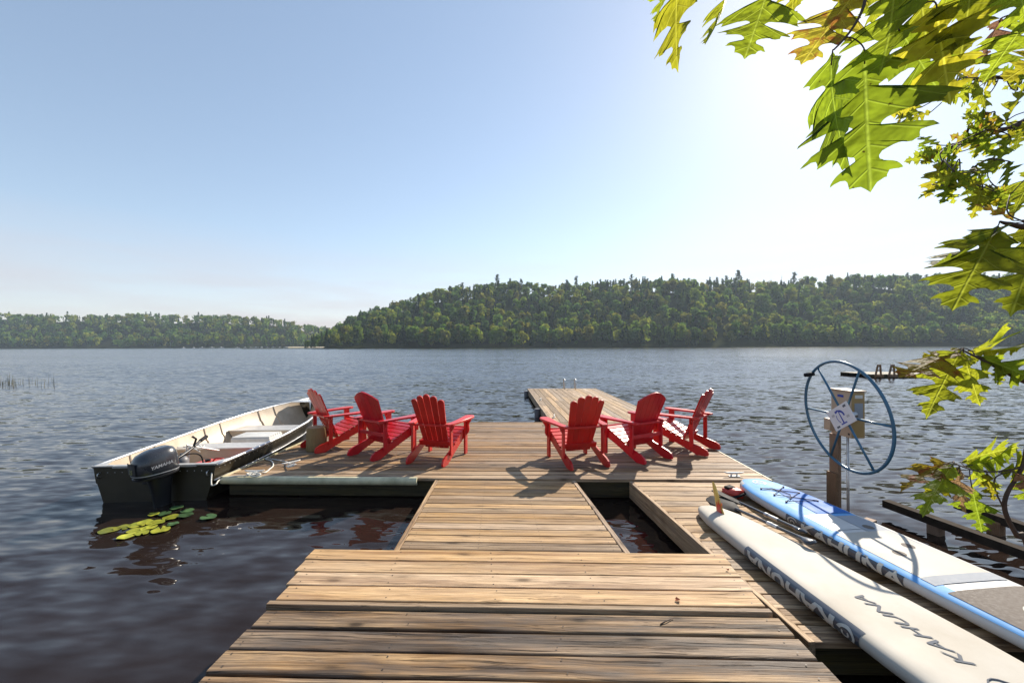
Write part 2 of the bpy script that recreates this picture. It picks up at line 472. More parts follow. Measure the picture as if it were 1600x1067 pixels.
# lake water: slopes of small wind waves given straight as normals, dark tea-brown body
def water_mat():
    k = NT('lake_water')
    g = k.t.nodes.new('ShaderNodeNewGeometry')
    pos = g.outputs['Position']
    def slope(scale, stretch, rot, amp, detail, off):
        c = k.noise(k.mapping(pos, (scale * stretch, scale, 1.0), off, (0, 0, rot)), 1.0, detail, 0.55, col=True)
        s = k.vmath('SUBTRACT', c, (0.5, 0.5, 0.5))
        return k.vmath('MULTIPLY', s, (amp * 0.55, amp, 0.0))
    wind = k.ramp(k.noise(k.mapping(pos, (0.03, 0.09, 1)), 1.0, 3, 0.6), (0.3, 0.6), (0.7, 1.2))
    sy = k.t.nodes.new('ShaderNodeSeparateXYZ'); k.link(pos, sy.inputs[0])
    openw = k.t.nodes.new('ShaderNodeMapRange'); k.link(sy.outputs['Y'], openw.inputs[0])      # sheltered by the docks -> open lake
    openw.inputs[1].default_value = 5.0; openw.inputs[2].default_value = 70.0
    lee = k.t.nodes.new('ShaderNodeMapRange'); k.link(sy.outputs['Y'], lee.inputs[0])
    lee.inputs[1].default_value = 3.0; lee.inputs[2].default_value = 13.0
    wind = k.math('MULTIPLY', wind, k.math('MULTIPLY_ADD', lee.outputs[0], -0.45, 1.5))
    s = k.vmath('ADD', slope(0.75, 0.55, R(14), 0.10, 2, (0, 0, 0)), slope(3.4, 0.40, R(20), 0.30, 1, (3, 1, 0)))
    s = k.vmath('ADD', s, slope(9.5, 0.36, R(16), 0.40, 1, (9, 4, 0)))
    sc = k.t.nodes.new('ShaderNodeVectorMath'); sc.operation = 'SCALE'
    k.link(s, sc.inputs[0]); k.link(wind, sc.inputs['Scale'])
    # onshore wavelets out on the open lake: their steeper faces look towards this shore
    fr = k.t.nodes.new('ShaderNodeMapRange'); k.link(sy.outputs['Y'], fr.inputs[0])
    fr.inputs[1].default_value = 4.0; fr.inputs[2].default_value = 26.0
    fv = k.t.nodes.new('ShaderNodeCombineXYZ'); k.link(k.math('MULTIPLY', fr.outputs[0], -0.10), fv.inputs[1]); fv.inputs[2].default_value = 1.0
    nrm = k.vmath('NORMALIZE', k.vmath('ADD', sc.outputs[0], fv.outputs[0]))
    b = k.t.nodes.new('ShaderNodeBsdfPrincipled')
    b.inputs['Base Color'].default_value = (0.018, 0.0115, 0.009, 1)
    k.link(k.math('MULTIPLY_ADD', openw.outputs[0], 0.09, 0.03), b.inputs['Roughness'])
    b.inputs['IOR'].default_value = 1.333
    k.link(nrm, b.inputs['Normal'])
    return k.done(b.outputs[0])
M['water'] = water_mat()

def leaf_mat(name, refl, trans, edge=None, spots=True, tmix=0.62):
    k = NT(name)
    uv = k.t.nodes.new('ShaderNodeUVMap').outputs[0]
    co = k.objcoord()
    sx = k.t.nodes.new('ShaderNodeSeparateXYZ'); k.link(uv, sx.inputs[0])
    ax = k.math('ABSOLUTE', sx.outputs['Y'])
    mid = k.ramp(ax, (0.0, 1.0), (0.006, 0.8), (0.013, 0.0))
    vs_ = k.math('FRACT', k.math('MULTIPLY', k.math('SUBTRACT', sx.outputs['X'], k.math('MULTIPLY', ax, 0.75)), 6.5))
    vein = k.ramp(k.math('ABSOLUTE', k.math('SUBTRACT', vs_, 0.5)), (0.0, 0.8), (0.07, 0.0))
    vv = k.math('MAXIMUM', mid, vein)
    blot = k.noise(co, 22.0, 4, 0.6)
    tone = k.noise(co, 7.0, 2, 0.5)
    def colour(c, amt):
        x = k.mix(k.ramp(tone, (0.3, 0.0), (0.7, 1.0)), [q * 0.78 for q in c], [min(1, q * 1.18) for q in c])
        x = k.mix(k.math('MULTIPLY', vv, amt), x, [min(1, q * 1.7 + 0.05) for q in c])
        if edge is not None:
            x = k.mix(k.ramp(k.noise(co, 9.0, 3, 0.6), (0.5, 0.0), (0.66, 0.85)), x, edge)
        if spots:
            x = k.mix(k.ramp(blot, (0.675, 0.0), (0.71, 0.9)), x, (0.05, 0.025, 0.01))
        rv = k.rnd()
        hs = k.t.nodes.new('ShaderNodeHueSaturation'); k.link(x, hs.inputs['Color'])
        k.link(k.math('MULTIPLY_ADD', rv, 0.04, 0.475), hs.inputs['Hue'])
        k.link(k.math('MULTIPLY_ADD', k.math('FRACT', k.math('MULTIPLY', rv, 9.7)), 0.5, 0.75), hs.inputs['Value'])
        return hs.outputs['Color']
    relief = k.math('ADD', k.math('MULTIPLY', vv, -0.35), k.math('MULTIPLY', k.noise(k.mapping(uv, (1, 1, 1)), 7.0, 2, 0.5), 1.6))
    nrm = k.bump(relief, 0.7, 0.012)
    d = k.bsdf(colour(refl, 0.5), 0.58, 0, nrm, 0.1)
    t = k.t.nodes.new('ShaderNodeBsdfTranslucent'); k.link(colour(trans, 0.8), t.inputs['Color'])
    k.link(nrm, t.inputs['Normal'])
    ms = k.t.nodes.new('ShaderNodeMixShader'); ms.inputs[0].default_value = tmix
    k.link(d, ms.inputs[1]); k.link(t.outputs[0], ms.inputs[2])
    return k.done(ms.outputs[0])
M['leaf'] = leaf_mat('oak_leaf', (0.06, 0.11, 0.02), (0.32, 0.40, 0.022))
M['leaf_y'] = leaf_mat('oak_leaf_yellow', (0.09, 0.12, 0.02), (0.45, 0.47, 0.026))
M['leaf_o'] = leaf_mat('oak_leaf_turning', (0.10, 0.1, 0.025), (0.46, 0.42, 0.035), edge=(0.30, 0.10, 0.03))
M['leaf_dry'] = leaf_mat('oak_leaf_dry', (0.24, 0.15, 0.09), (0.42, 0.25, 0.13), spots=False, tmix=0.4)
M['pad'] = plain_mat('lily_green', (0.06, 0.12, 0.045), 0.35, var=0.3, scale=12, spec=0.4, orand=0.7)
M['pad_y'] = plain_mat('lily_yellow', (0.36, 0.36, 0.04), 0.4, var=0.25, scale=14, spec=0.3, dirt=(0.12, 0.2, 0.03), dirt_amt=0.7, orand=0.8)

def foliage_mat(name):
    """far crowns: tint comes per tree, from a vertex attribute or the object's own colour"""
    k = NT(name)
    at = k.t.nodes.new('ShaderNodeAttribute'); at.attribute_name = 'tint'
    g = k.t.nodes.new('ShaderNodeNewGeometry')
    n = k.noise(g.outputs['Position'], 0.5, 3, 0.6)
    c = k.mix(1.0, at.outputs['Color'], k.ramp(n, (0.3, 0.65), (0.7, 1.3)), 'MULTIPLY')
    d = k.t.nodes.new('ShaderNodeBsdfDiffuse'); k.link(c, d.inputs[0])
    t = k.t.nodes.new('ShaderNodeBsdfTranslucent')
    k.link(k.mix(1.0, c, (1.6, 1.55, 0.7), 'MULTIPLY'), t.inputs[0])
    ms = k.t.nodes.new('ShaderNodeMixShader'); ms.inputs[0].default_value = 0.52
    k.link(d.outputs[0], ms.inputs[1]); k.link(t.outputs[0], ms.inputs[2])
    return k.done(ms.outputs[0])
M['foliage'] = foliage_mat('far_foliage')
# ================================================================== THE SETTING
EA = -R(1.75)                                    # the docks' heading
e1 = Vector((math.cos(EA), math.sin(EA), 0)); e2 = Vector((-math.sin(EA), math.cos(EA), 0))
def W(x, y, z): return e1 * x + e2 * y + Vector((0, 0, z))       # dock frame -> world
def loc2(p): return p.dot(e1), p.dot(e2)                          # world -> dock frame

Z_FG, Z_OLD, Z_MAIN, Z_SIDE = 0.43, 0.413, 0.25, 0.225

# ---- lake
mb = MB()
mb.add([(-1700, -38, 0), (1700, -38, 0), (1700, 860, 0), (-1700, 860, 0)], [(0, 1, 2, 3)])
water = mb.build('lake_water', M['water']); tag(water, kind='structure')

# ---- the near bank behind and beside the landing
def shore_y(x):
    s = lambda a, b, t: max(0, min(1, (t - a) / (b - a))) ** 2 * (3 - 2 * max(0, min(1, (t - a) / (b - a))))
    return 0.6 + 1.75 * s(1.05, 1.35, x) - 0.9 * s(2.5, 3.1, x) - 0.5 * s(-2, -6, x) * 0
mb = MB(); rows = []
rng = np.random.RandomState(3)
xs = np.concatenate([np.linspace(-60, -4, 14), np.linspace(-3.6, 5, 60), np.linspace(6, 60, 14)])
for j in range(34):
    t = j / 33
    row = []
    for x in xs:
        d = -0.35 + (t ** 2) * 40
        y = shore_y(x) - d
        z = -0.16 + 0.44 * d if d < 0.75 else 0.17 + max(0, d - 3.5) * 0.12
        row.append((x, y, z + rng.uniform(-0.025, 0.025) * (1 if abs(x) < 6 else 4)))
    rows.append(row)
mb.grid(rows)
bank = mb.build('bank_ground', M['soil'], smooth=True); tag(bank, kind='structure')

# ---- far hills with their woods
SKY_R = [(380, 545), (470, 540), (515, 520), (527, 507), (540, 496), (580, 483), (640, 470), (665, 456), (700, 448), (750, 444), (800, 441), (900, 441), (1000, 438), (1050, 437),
         (1150, 438), (1200, 438), (1300, 434), (1400, 430), (1500, 430), (1600, 426), (1800, 424), (2200, 440)]
SKY_L = [(-500, 492), (-200, 488), (0, 488), (100, 491), (200, 490), (300, 491), (350, 492), (400, 494), (450, 500), (480, 506), (510, 511), (560, 516), (640, 520), (700, 524), (800, 530)]
def sky_h(tab, px):
    xs_ = [a for a, b in tab]; ys_ = [b for a, b in tab]
    y = np.interp(px, xs_, ys_)
    return (540.0 - y - (np.asarray(px) - 800) * 0.0037) / FPX
HILLS = {'R': (SKY_R, 330.0, 150.0, 15.0), 'L': (SKY_L, 600.0, 130.0, 15.0)}
def sstep(t):
    t = np.clip(t, 0, 1); return t * t * (3 - 2 * t)
def hill_z(which, X, Y):
    tab, ys, wd, th = HILLS[which]
    px = 800 + FPX * X / Y
    shore = ys + 7 * np.sin(X * 0.021 + 1) + 4 * np.sin(X * 0.06)
    top = np.maximum(sky_h(tab, px) * (ys + wd) + CZ - th, -3)
    t = (Y - shore) / wd
    z = top * (0.25 * np.clip(t, 0, 1) + 0.75 * sstep(t))
    z = z * (1 + 0.05 * np.sin(X * 0.05 + Y * 0.03)) + 0.6 * np.clip(t * 30, -3, 1)
    return np.where(t > 1.0, top - (t - 1) * 12, z)
for which, (u0, u1), nm in (('R', (-0.66, 2.0), 'hill_right'), ('L', (-2.0, 0.0), 'hill_left')):
    tab, ys, wd, th = HILLS[which]
    rows = []
    for j in range(26):
        Y = ys - 14 + (wd * 1.7 + 14) * j / 25
        us = np.linspace(u0, u1, 110)
        X = us * Y
        Z = hill_z(which, X, np.full_like(X, Y))
        rows.append([(float(a), Y, float(c)) for a, c in zip(X, Z)])
    mb = MB(); mb.grid(rows)
    k = M.get('forest_floor') or plain_mat('forest_floor', (0.03, 0.034, 0.014), 1.0, var=0.4, scale=0.2, spec=0.0)
    M['forest_floor'] = k
    h = mb.build(nm, k, smooth=True); tag(h, kind='structure')

# tree prototypes: arrays of leaf-clump quads (n,4,3)
def quads(cent, nrm, size, rs, flat=0.0):
    n = len(cent)
    nrm = nrm + rs.normal(0, 0.45, (n, 3)); nrm /= np.linalg.norm(nrm, axis=1)[:, None] + 1e-9
    r = rs.normal(0, 1, (n, 3)); a = np.cross(nrm, r); a /= np.linalg.norm(a, axis=1)[:, None] + 1e-9
    b = np.cross(nrm, a)
    s = size * rs.uniform(0.6, 1.25, (n, 1)); s2 = s * rs.uniform(0.5, 1.0, (n, 1))
    if flat: a[:, 2] *= flat; b[:, 2] *= flat
    return np.stack([cent - a * s * 0.5 - b * s2 * 0.35, cent + a * s * 0.42 - b * s2 * 0.5, cent + a * s * 0.5 + b * s2 * 0.4, cent - a * s * 0.36 + b * s2 * 0.5], axis=1)
def broadleaf(seed, nq, size, H=15.0, rad=4.6):
    rs = np.random.RandomState(seed); out = []
    nl = rs.randint(9, 14)
    for i in range(nl):
        t = rs.uniform(0, 1) ** 0.8
        a = rs.uniform(0, 6.283); rr = rad * (1 - 0.55 * t * t) * math.sqrt(rs.uniform(0.05, 1)) * 0.72
        c = np.array([rr * math.cos(a), rr * math.sin(a), H * (0.22 + 0.6 * t)])
        lr = rs.uniform(1.5, 2.7) * rad / 4.6
        m = nq // nl
        d = rs.normal(0, 1, (m, 3)); d[:, 2] += 0.35; d /= np.linalg.norm(d, axis=1)[:, None]
        out.append(quads(c + d * lr * rs.uniform(0.75, 1.05, (m, 1)) * np.array([1, 1, 0.85]), d, size, rs))
    return np.concatenate(out)
def spruce(seed, nq, size, H=17.0, rad=2.9):
    rs = np.random.RandomState(seed)
    t = rs.uniform(0, 1, nq) ** 1.25
    a = rs.uniform(0, 6.283, nq)
    tier = 0.75 + 0.25 * np.sin(t * 38)
    r = rad * (1 - t) ** 0.85 * tier * rs.uniform(0.55, 1.0, nq) + 0.1
    c = np.stack([r * np.cos(a), r * np.sin(a), H * (0.12 + 0.88 * t)], axis=1)
    n = np.stack([np.cos(a) * 0.8, np.sin(a) * 0.8, np.full(nq, 0.6)], axis=1)
    return quads(c, n, size, rs)
def pine(seed, nq, size, H=20.0):
    rs = np.random.RandomState(seed); out = []
    nt = rs.randint(9, 13)
    for i in range(nt):
        t = 0.30 + 0.70 * i / (nt - 1)
        tl = rs.uniform(0.6, 1.35)
        for b_ in range(rs.randint(4, 7)):
            a = rs.uniform(0, 6.283); ln = (3.6 * (1 - ((t - 0.30) / 0.78) ** 1.8) + 0.4) * rs.uniform(0.45, 1.25) * tl
            m = max(3, int(nq / (nt * 3)))
            q = rs.uniform(0.25, 1.0, m)
            c = np.stack([ln * q * math.cos(a), ln * q * math.sin(a), H * t + q * ln * 0.22 + rs.normal(0, 0.45, m)], axis=1)
            c[:, :2] += rs.normal(0, 0.4, (m, 2))
            n = np.tile([0.2 * math.cos(a), 0.2 * math.sin(a), 1.0], (m, 1))
            out.append(quads(c, n, size, rs, 0.55))
    q = np.concatenate(out)
    w = 0.28                                   # a bare stem carries the tiers
    for k in range(4):
        a0, a1 = k * math.pi / 2, (k + 1) * math.pi / 2
        out.append(np.array([[[w * math.cos(a0), w * math.sin(a0), 0], [w * math.cos(a1), w * math.sin(a1), 0], [0.05 * math.cos(a1), 0.05 * math.sin(a1), H * 0.98], [0.05 * math.cos(a0), 0.05 * math.sin(a0), H * 0.98]]]))
    return np.concatenate(out)
BL = [broadleaf(10 + i, 300, 1.35) for i in range(7)]
SP = [spruce(30 + i, 220, 1.3, 17.0, 3.4) for i in range(4)]
PI = [pine(50 + i, 330, 1.5) for i in range(5)]
BLs = [broadleaf(70 + i, 80, 2.2) for i in range(5)]
SPs = [spruce(80 + i, 60, 2.0) for i in range(3)]
BL_TINT = np.array([(0.092, 0.145, 0.034), (0.112, 0.158, 0.038), (0.068, 0.12, 0.034), (0.165, 0.19, 0.045), (0.135, 0.138, 0.044), (0.072, 0.13, 0.044)])
CO_TINT = np.array([(0.030, 0.055, 0.024), (0.036, 0.062, 0.026), (0.028, 0.048, 0.026)])

def wood(name, which, n, u0, u1, seed, bl, sp, label, p_con, pine_list=None):
    rs = np.random.RandomState(seed)
    tab, ys, wd, th = HILLS[which]
    vs_, ts_ = [], []
    made = 0
    while made < n:
        u = rs.uniform(u0, u1); Y = ys + wd * 1.15 * rs.uniform(0, 1) ** 1.1
        X = u * Y
        z = float(hill_z(which, np.array([X]), np.array([Y]))[0])
        px = 800 + FPX * u
        if sky_h(tab, px) * (ys + wd) < 3.0 or z < 0.25: 
            made += 0.2; continue
        f = (Y - ys) / wd
        lim = float(sky_h(tab, px)) * (ys + wd) + CZ          # keep headland trees within the measured height
        con = rs.uniform() < p_con(px, f)
        if con:
            if pine_list and rs.uniform() < 0.3:
                q = pine_list[rs.randint(len(pine_list))]; s = rs.uniform(0.6, 0.85)
            else:
                q = sp[rs.randint(len(sp))]; s = rs.uniform(0.7, 1.1)
            tint = CO_TINT[rs.randint(len(CO_TINT))]
        else:
            q = bl[rs.randint(len(bl))]; s = rs.uniform(0.75, 1.3)
            tint = BL_TINT[rs.randint(len(BL_TINT))]
        s = min(s, max(0.25, (lim + 1.5 - z) / 15.0)) if f < 1 else s
        a = rs.uniform(0, 6.283); ca, sa = math.cos(a), math.sin(a)
        M3 = np.array([[ca, -sa, 0], [sa, ca, 0], [0, 0, 1]]) * s
        p = q.reshape(-1, 3) @ M3.T + np.array([X, Y, z - 0.6])
        vs_.append(p); ts_.append(np.tile(tint * rs.uniform(0.85, 1.5), (len(p), 1)))
        made += 1
    v = np.concatenate(vs_).astype(np.float32); t = np.concatenate(ts_).astype(np.float32)
    nv = len(v); nf = nv // 4
    me = bpy.data.meshes.new(name)
    me.vertices.add(nv); me.vertices.foreach_set('co', v.ravel())
    me.loops.add(nv); me.loops.foreach_set('vertex_index', np.arange(nv, dtype=np.int32))
    me.polygons.add(nf); me.polygons.foreach_set('loop_start', np.arange(0, nv, 4, dtype=np.int32))
    at = me.attributes.new('tint', 'FLOAT_COLOR', 'POINT')
    at.data.foreach_set('color', np.concatenate([t, np.ones((nv, 1), np.float32)], axis=1).ravel())
    me.materials.append(M['foliage'])
    me.update(calc_edges=True)
    o = bpy.data.objects.new(name, me); C.objects.link(o)
    tag(o, label, 'forest', kind='stuff')
    return o
wood('wooded_hillside', 'R', 2600, -0.52, 1.75, 5, BL, SP,
     'mixed green woodland covering the hill across the lake', lambda px, f: 0.30 if f < 0.75 else 0.42, PI)
wood('wooded_shore', 'L', 1500, -1.75, -0.2, 6, BLs, SPs,
     'lower band of distant woodland on the left far shore', lambda px, f: 0.28)

# single trees that stand out from the wood
def tree_proto(name, q, tint, stem_h, stem_r):
    root = empty(name)
    v = q.reshape(-1, 3)
    me = bpy.data.meshes.new('crown'); nv = len(v)
    me.from_pydata(v.tolist(), [], [(i, i + 1, i + 2, i + 3) for i in range(0, nv, 4)])
    at = me.attributes.new('tint', 'FLOAT_COLOR', 'POINT')
    at.data.foreach_set('color', np.tile(np.array([*tint, 1.0], np.float32), (nv, 1)).ravel())
    me.materials.append(M['foliage'])
    c = bpy.data.objects.new('crown', me); C.objects.link(c); c.parent = root
    m = MB(); m.tube([(0, 0, -0.5), (0.15, 0.05, stem_h * 0.5), (0.05, 0.1, stem_h)], [stem_r, stem_r * 0.75, stem_r * 0.15], 7)
    m.build('trunk', M['bark'], root, smooth=True)
    return root
protos = {}
def place_tree(kind, i, q, tint, px, f, s, label, group, stem_h, stem_r, which='R'):
    key = (kind, i)
    if key not in protos:
        protos[key] = o = tree_proto(kind, q, tint, stem_h, stem_r)
    else:
        o = dup(protos[key])
    tab, ys, wd, th = HILLS[which]
    Y = ys + wd * f; u = (px - 800) / FPX
    X = u * Y
    z = float(hill_z(which, np.array([X]), np.array([Y]))[0])
    o.location = (X, Y, z - 0.4); o.scale = (s, s, s); o.rotation_euler = (0, 0, random.uniform(0, 6.28))
    tag(o, label, 'tree', group)
    return o
pt = (0.04, 0.068, 0.03)
solo = [(1154, 1.0, 1.2, 'tall broad pine standing clear above the ridge, right of centre'),
        (1241, 1.0, 1.25, 'tall windswept pine with a bare stem on the ridge, beside dead snags'),
        (1051, 1.0, 1.12, 'single small-crowned pine on the ridge above the far pier'),
        (901, 1.0, 1.08, 'narrow pointed pine rising from the middle of the ridge'),
        (777, 1.0, 1.08, 'dense tall pine at the top of the left shoulder of the hill'),
        (562, 0.55, 0.85, 'dark pine on the low left tip of the headland')]
for i, (px, f, s, lab) in enumerate(solo):
    place_tree('pine_tree', i % 5, PI[i % 5], pt, px, f, s, lab, 'pines standing out on the ridge', 19, 0.32)
for j, px in enumerate([668, 690, 706, 722, 738, 757, 796, 818, 842, 866, 886, 935, 962, 985, 1010, 1030, 1080, 1118, 1172, 1205, 1262, 1300, 1345, 1378, 1420, 1452]):
    place_tree('pine_tree', j % 5, PI[j % 5], pt, px + random.uniform(-4, 4), random.uniform(0.93, 1.03), random.uniform(0.62, 1.0),
               'dark pine in the uneven row along the wooded ridge', 'pines along the ridge line', 19, 0.32)
yt = (0.16, 0.175, 0.04)
for j, (px, f) in enumerate([(818, .02), (690, .16), (735, .12), (640, .2), (900, .3), (930, .33), (985, .3), (1010, .26), (1040, .3), (1130, .34), (1165, .2), (1180, .22), (1280, .12), (1330, .3), (1395, .36), (1240, .33), (600, .28), (575, .3), (700, .33), (860, .1), (1060, .15), (1110, .36), (960, .14), (770, .2)]):
    place_tree('broadleaf_tree', j % 7, BL[j % 7], yt, px, f, random.uniform(0.8, 1.1),
               'pale yellow-green rounded tree showing against the darker wooded hill', 'bright crowns on the hillside', 9, 0.25)
# bare snags beside the windswept pine
for px, hgt in ((1205, 9), (1221, 11), (1226, 8)):
    m = MB()
    m.tube([(0, 0, 0), (0.1, 0, hgt * 0.6), (0.3, 0, hgt)], [0.28, 0.18, 0.04], 6)
    for q in range(5):
        a = random.uniform(0, 6.28); z0 = hgt * random.uniform(0.5, 0.9)
        m.tube([(0.1, 0, z0), (0.1 + 1.3 * math.cos(a), 1.3 * math.sin(a), z0 + 0.7)], [0.09, 0.02], 5)
    Y = 480.0; X = (px - 800) / FPX * Y
    o = m.build('dead_tree', M['bark'], smooth=True, loc=(X, Y, float(hill_z('R', np.array([X]), np.array([Y]))[0]) + 9.0))
    # stands on the ridge crest among the crowns
    o.location.z -= 9.0
    o.scale = (1, 1, 2.2)
    tag(o, 'bare dead tree poking above the ridge near the windswept pine', 'tree', 'dead snags on the ridge')

# ---- the far landing on the left shore: sand and moored boats
mb = MB()
rows = []
for j in range(4):
    rows.append([(u * (585 + 5 * j), 585 + 5 * j, 0.05 + 0.45 * j) for u in np.linspace((445 - 800) / FPX, (522 - 800) / FPX, 14)])
mb.grid(rows)
tag(mb.build('beach', M['sand']), kind='structure')
def small_boat():
    root = empty('moored_boat')
    m = MB()
    st = [(-2.6, 0.85), (-1, 1.0), (0.8, 0.95), (2.0, 0.55), (2.9, 0.03)]
    m.grid([[(x, -b, 0.75 + 0.08 * max(0, x)), (x, -b * 0.7, 0.0), (x, b * 0.7, 0.0), (x, b, 0.75 + 0.08 * max(0, x))] for x, b in st])
    m.add([(x, s * b * 0.98, 0.72 + 0.08 * max(0, x)) for x, b in st for s in (-1, 1)], [(2 * i, 2 * i + 1, 2 * i + 3, 2 * i + 2) for i in range(4)])
    m.build('hull', M['board_clean'], root)
    m = MB(); m.prism([(-0.9, 0.74), (0.7, 0.74), (0.2, 1.6), (-0.9, 1.6)], 'y', -0.6, 0.6)
    m.build('cabin', M['board_clean'], root)
    return root
bp = small_boat()
for j, px in enumerate([287, 303, 316, 331, 346, 371, 383, 392, 400, 409, 418, 427, 437, 446]):
    o = bp if j == 0 else dup(bp)
    Y = 575 + random.uniform(-6, 6)
    o.location = ((px - 800) / FPX * Y, Y, -0.1); o.rotation_euler = (0, 0, random.uniform(-0.5, 0.5)); s = random.uniform(0.8, 1.25); o.scale = (s, s, s)
    tag(o, 'tiny white boat moored along the far left shore', 'boat', 'boats moored on the far shore')

# ================================================================== DOCKS
def plank(name, p0, p1, width, thick, mat, parent, up=Vector((0, 0, 1)), jit=0.0015, rnd=0.004, label=None):
    """a board whose top centre line runs p0 -> p1"""
    p0 = Vector(p0); p1 = Vector(p1)
    ax = (p1 - p0); Ln = ax.length; ax.normalize()
    ay = up.cross(ax).normalized(); az = ax.cross(ay)
    hw = width / 2
    sec = [(-hw, -thick), (-hw, -rnd), (-hw + rnd * 0.4, -rnd * 0.35), (-hw + rnd * 1.2, 0), (0, 0.0), (hw - rnd * 1.2, 0), (hw - rnd * 0.4, -rnd * 0.35), (hw, -rnd), (hw, -thick)]
    rows = []
    ns = 5
    cup = random.uniform(-0.0012, 0.0012)
    for i in range(ns):
        x = (i / (ns - 1) - 0.5) * Ln
        jy = random.uniform(-jit, jit); jz = random.uniform(-jit, jit) * 0.8
        rows.append([(x, y + jy, z + jz + (cup if abs(y) < 0.01 else 0)) for y, z in sec])
    m = MB(); m.grid(rows, closed=True)
    n = len(sec)
    m.add(rows[0], [tuple(range(n))]); m.add(rows[-1], [tuple(range(n - 1, -1, -1))])
    o = m.build(name, mat, smooth=False)
    mw = Matrix((ax, ay, az)).transposed().to_4x4(); mw.translation = (p0 + p1) / 2
    if parent is not None:
        o.parent = parent
        o.matrix_local = Matrix.Translation(-parent.location) @ mw
    else:
        o.matrix_world = mw
    if label: o['label'] = label
    return o
def child(o, parent):
    """parent a world-space object to an unrotated Empty without moving it"""
    o.parent = parent
    o.location = Vector(o.location) - Vector(parent.location)
    return o
def nails(parent, pts, r=0.0036, up=Vector((0, 0, 1))):
    m = MB()
    for p in pts:
        vs = [(p[0] + r * math.cos(t), p[1] + r * math.sin(t), p[2] + 0.0016) for t in [i * math.pi / 3 for i in range(6)]]
        m.add(vs, [tuple(range(6))])
    o = m.build('nail_heads', M['nail']); child(o, parent); o['kind'] = 'stuff'
    return o

# ---- landing deck under the camera
fgT = empty('landing_deck', (0, 1.5, 0))
tag(fgT, 'wooden landing deck in the foreground, amber boards then grey weathered ones', 'deck')
def edge_x(pa, pb, z, yl):
    a = loc2(P(*pa, z)); b = loc2(P(*pb, z))
    t = (yl - a[1]) / (b[1] - a[1]); return a[0] + (b[0] - a[0]) * t
y_far = loc2(P(800, 860.5, Z_FG))[1]
nl = []
yb = y_far
for i in range(4):
    yc = yb - 0.0715
    xl = edge_x((490, 857), (434, 933), Z_FG, yc) + random.uniform(-0.008, 0.008); xr = edge_x((1124, 862), (1193, 943), Z_FG, yc) + random.uniform(-0.008, 0.008)
    plank('plank', W(xl, yc, Z_FG), W(xr, yc, Z_FG), 0.135, 0.035, M['deck_new'], fgT)
    for xx in (xl + 0.06, xl + 0.62, xl + 1.25, xl + 1.85, xr - 0.06):
        for dy in (-0.038, 0.04): nl.append(W(xx + random.uniform(-0.012, 0.012), yc + dy, Z_FG))
    yb -= 0.1455
xl = edge_x((434, 933), (425, 940), Z_FG, yb - 0.022) - 0.02; xr = edge_x((1124, 862), (1193, 943), Z_FG, yb - 0.022) + 0.01
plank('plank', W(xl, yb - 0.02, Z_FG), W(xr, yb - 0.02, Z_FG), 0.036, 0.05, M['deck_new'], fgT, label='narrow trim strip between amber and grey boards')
yb -= 0.048
i = 0
while yb > -1.5:
    yc = yb - 0.0745
    xl = edge_x((425, 942), (305, 1067), Z_OLD, yc) + random.uniform(-0.012, 0.012); xr = edge_x((1200, 946), (1312, 1067), Z_OLD, yc) + random.uniform(-0.012, 0.012)
    if yc < 1.0: xl, xr = -1.42 + random.uniform(-.01, .01), 1.42 + random.uniform(-.01, .01)
    plank('plank', W(xl, yc + random.uniform(-.002, .002), Z_OLD + random.uniform(-.003, .003)), W(xr, yc, Z_OLD + random.uniform(-.003, .003)), 0.136, 0.038, M['deck_old'], fgT, jit=0.003, rnd=0.007)
    for xx in (xl + 0.06, xl + 0.8, xl + 1.6, xr - 0.07):
        for dy in (-0.036, 0.04): nl.append(W(xx + random.uniform(-0.02, 0.02), yc + dy, Z_OLD + 0.003))
    yb -= 0.1505; i += 1
nails(fgT, nl, 0.0045)
for xx in (-1.2, 0.0, 1.25):
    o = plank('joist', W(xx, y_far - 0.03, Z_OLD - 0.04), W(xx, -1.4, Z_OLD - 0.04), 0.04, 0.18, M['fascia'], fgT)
for xx in (-1.05, 1.1):
    for yy in (2.55, 0.9):
        m = MB(); m.tube([W(xx, yy, -0.6), W(xx, yy, Z_OLD - 0.05)], 0.06, 10); child(m.build('pile', M['fascia'], smooth='auto'), fgT)

# ---- sloping gangway
c00 = P(616, 858, 0.372); c10 = P(984, 863, 0.372); c01 = P(681, 748, 0.222); c11 = P(899, 751, 0.222)
c00 = c00 + (c00 - c01) * 0.06; c10 = c10 + (c10 - c11) * 0.06
rampT = empty('gangway', ((c00 + c10 + c01 + c11) / 4).xy.to_3d())
tag(rampT, 'sloping plank gangway joining the landing deck and the big dock', 'gangway')
nb = 16; nl = []
upr = (c10 - c00).cross(c01 - c00).normalized()
for i in range(nb):
    t = (i + 0.5) / nb
    a = c00.lerp(c01, t); b = c10.lerp(c11, t); d = (b - a).normalized()
    plank('plank', a + d * 0.045, b - d * 0.045, (c01 - c00).length / nb - 0.013, 0.032, M['deck_ramp'], rampT, up=upr)
    for q in (0.06, 0.36, 0.64, 0.94):
        for dy in (-0.035, 0.035):
            p = a.lerp(b, q) + (c01 - c00).normalized() * dy; nl.append(p)
nails(rampT, nl)
for a, b in ((c00, c01), (c10, c11)):
    s = (c10 - c00).normalized() * (0.021 if a is c00 else -0.021)
    plank('side_rail', a + s + upr * 0.006, b + s + upr * 0.006, 0.04, 0.15, M['deck_ramp'], rampT, up=upr)

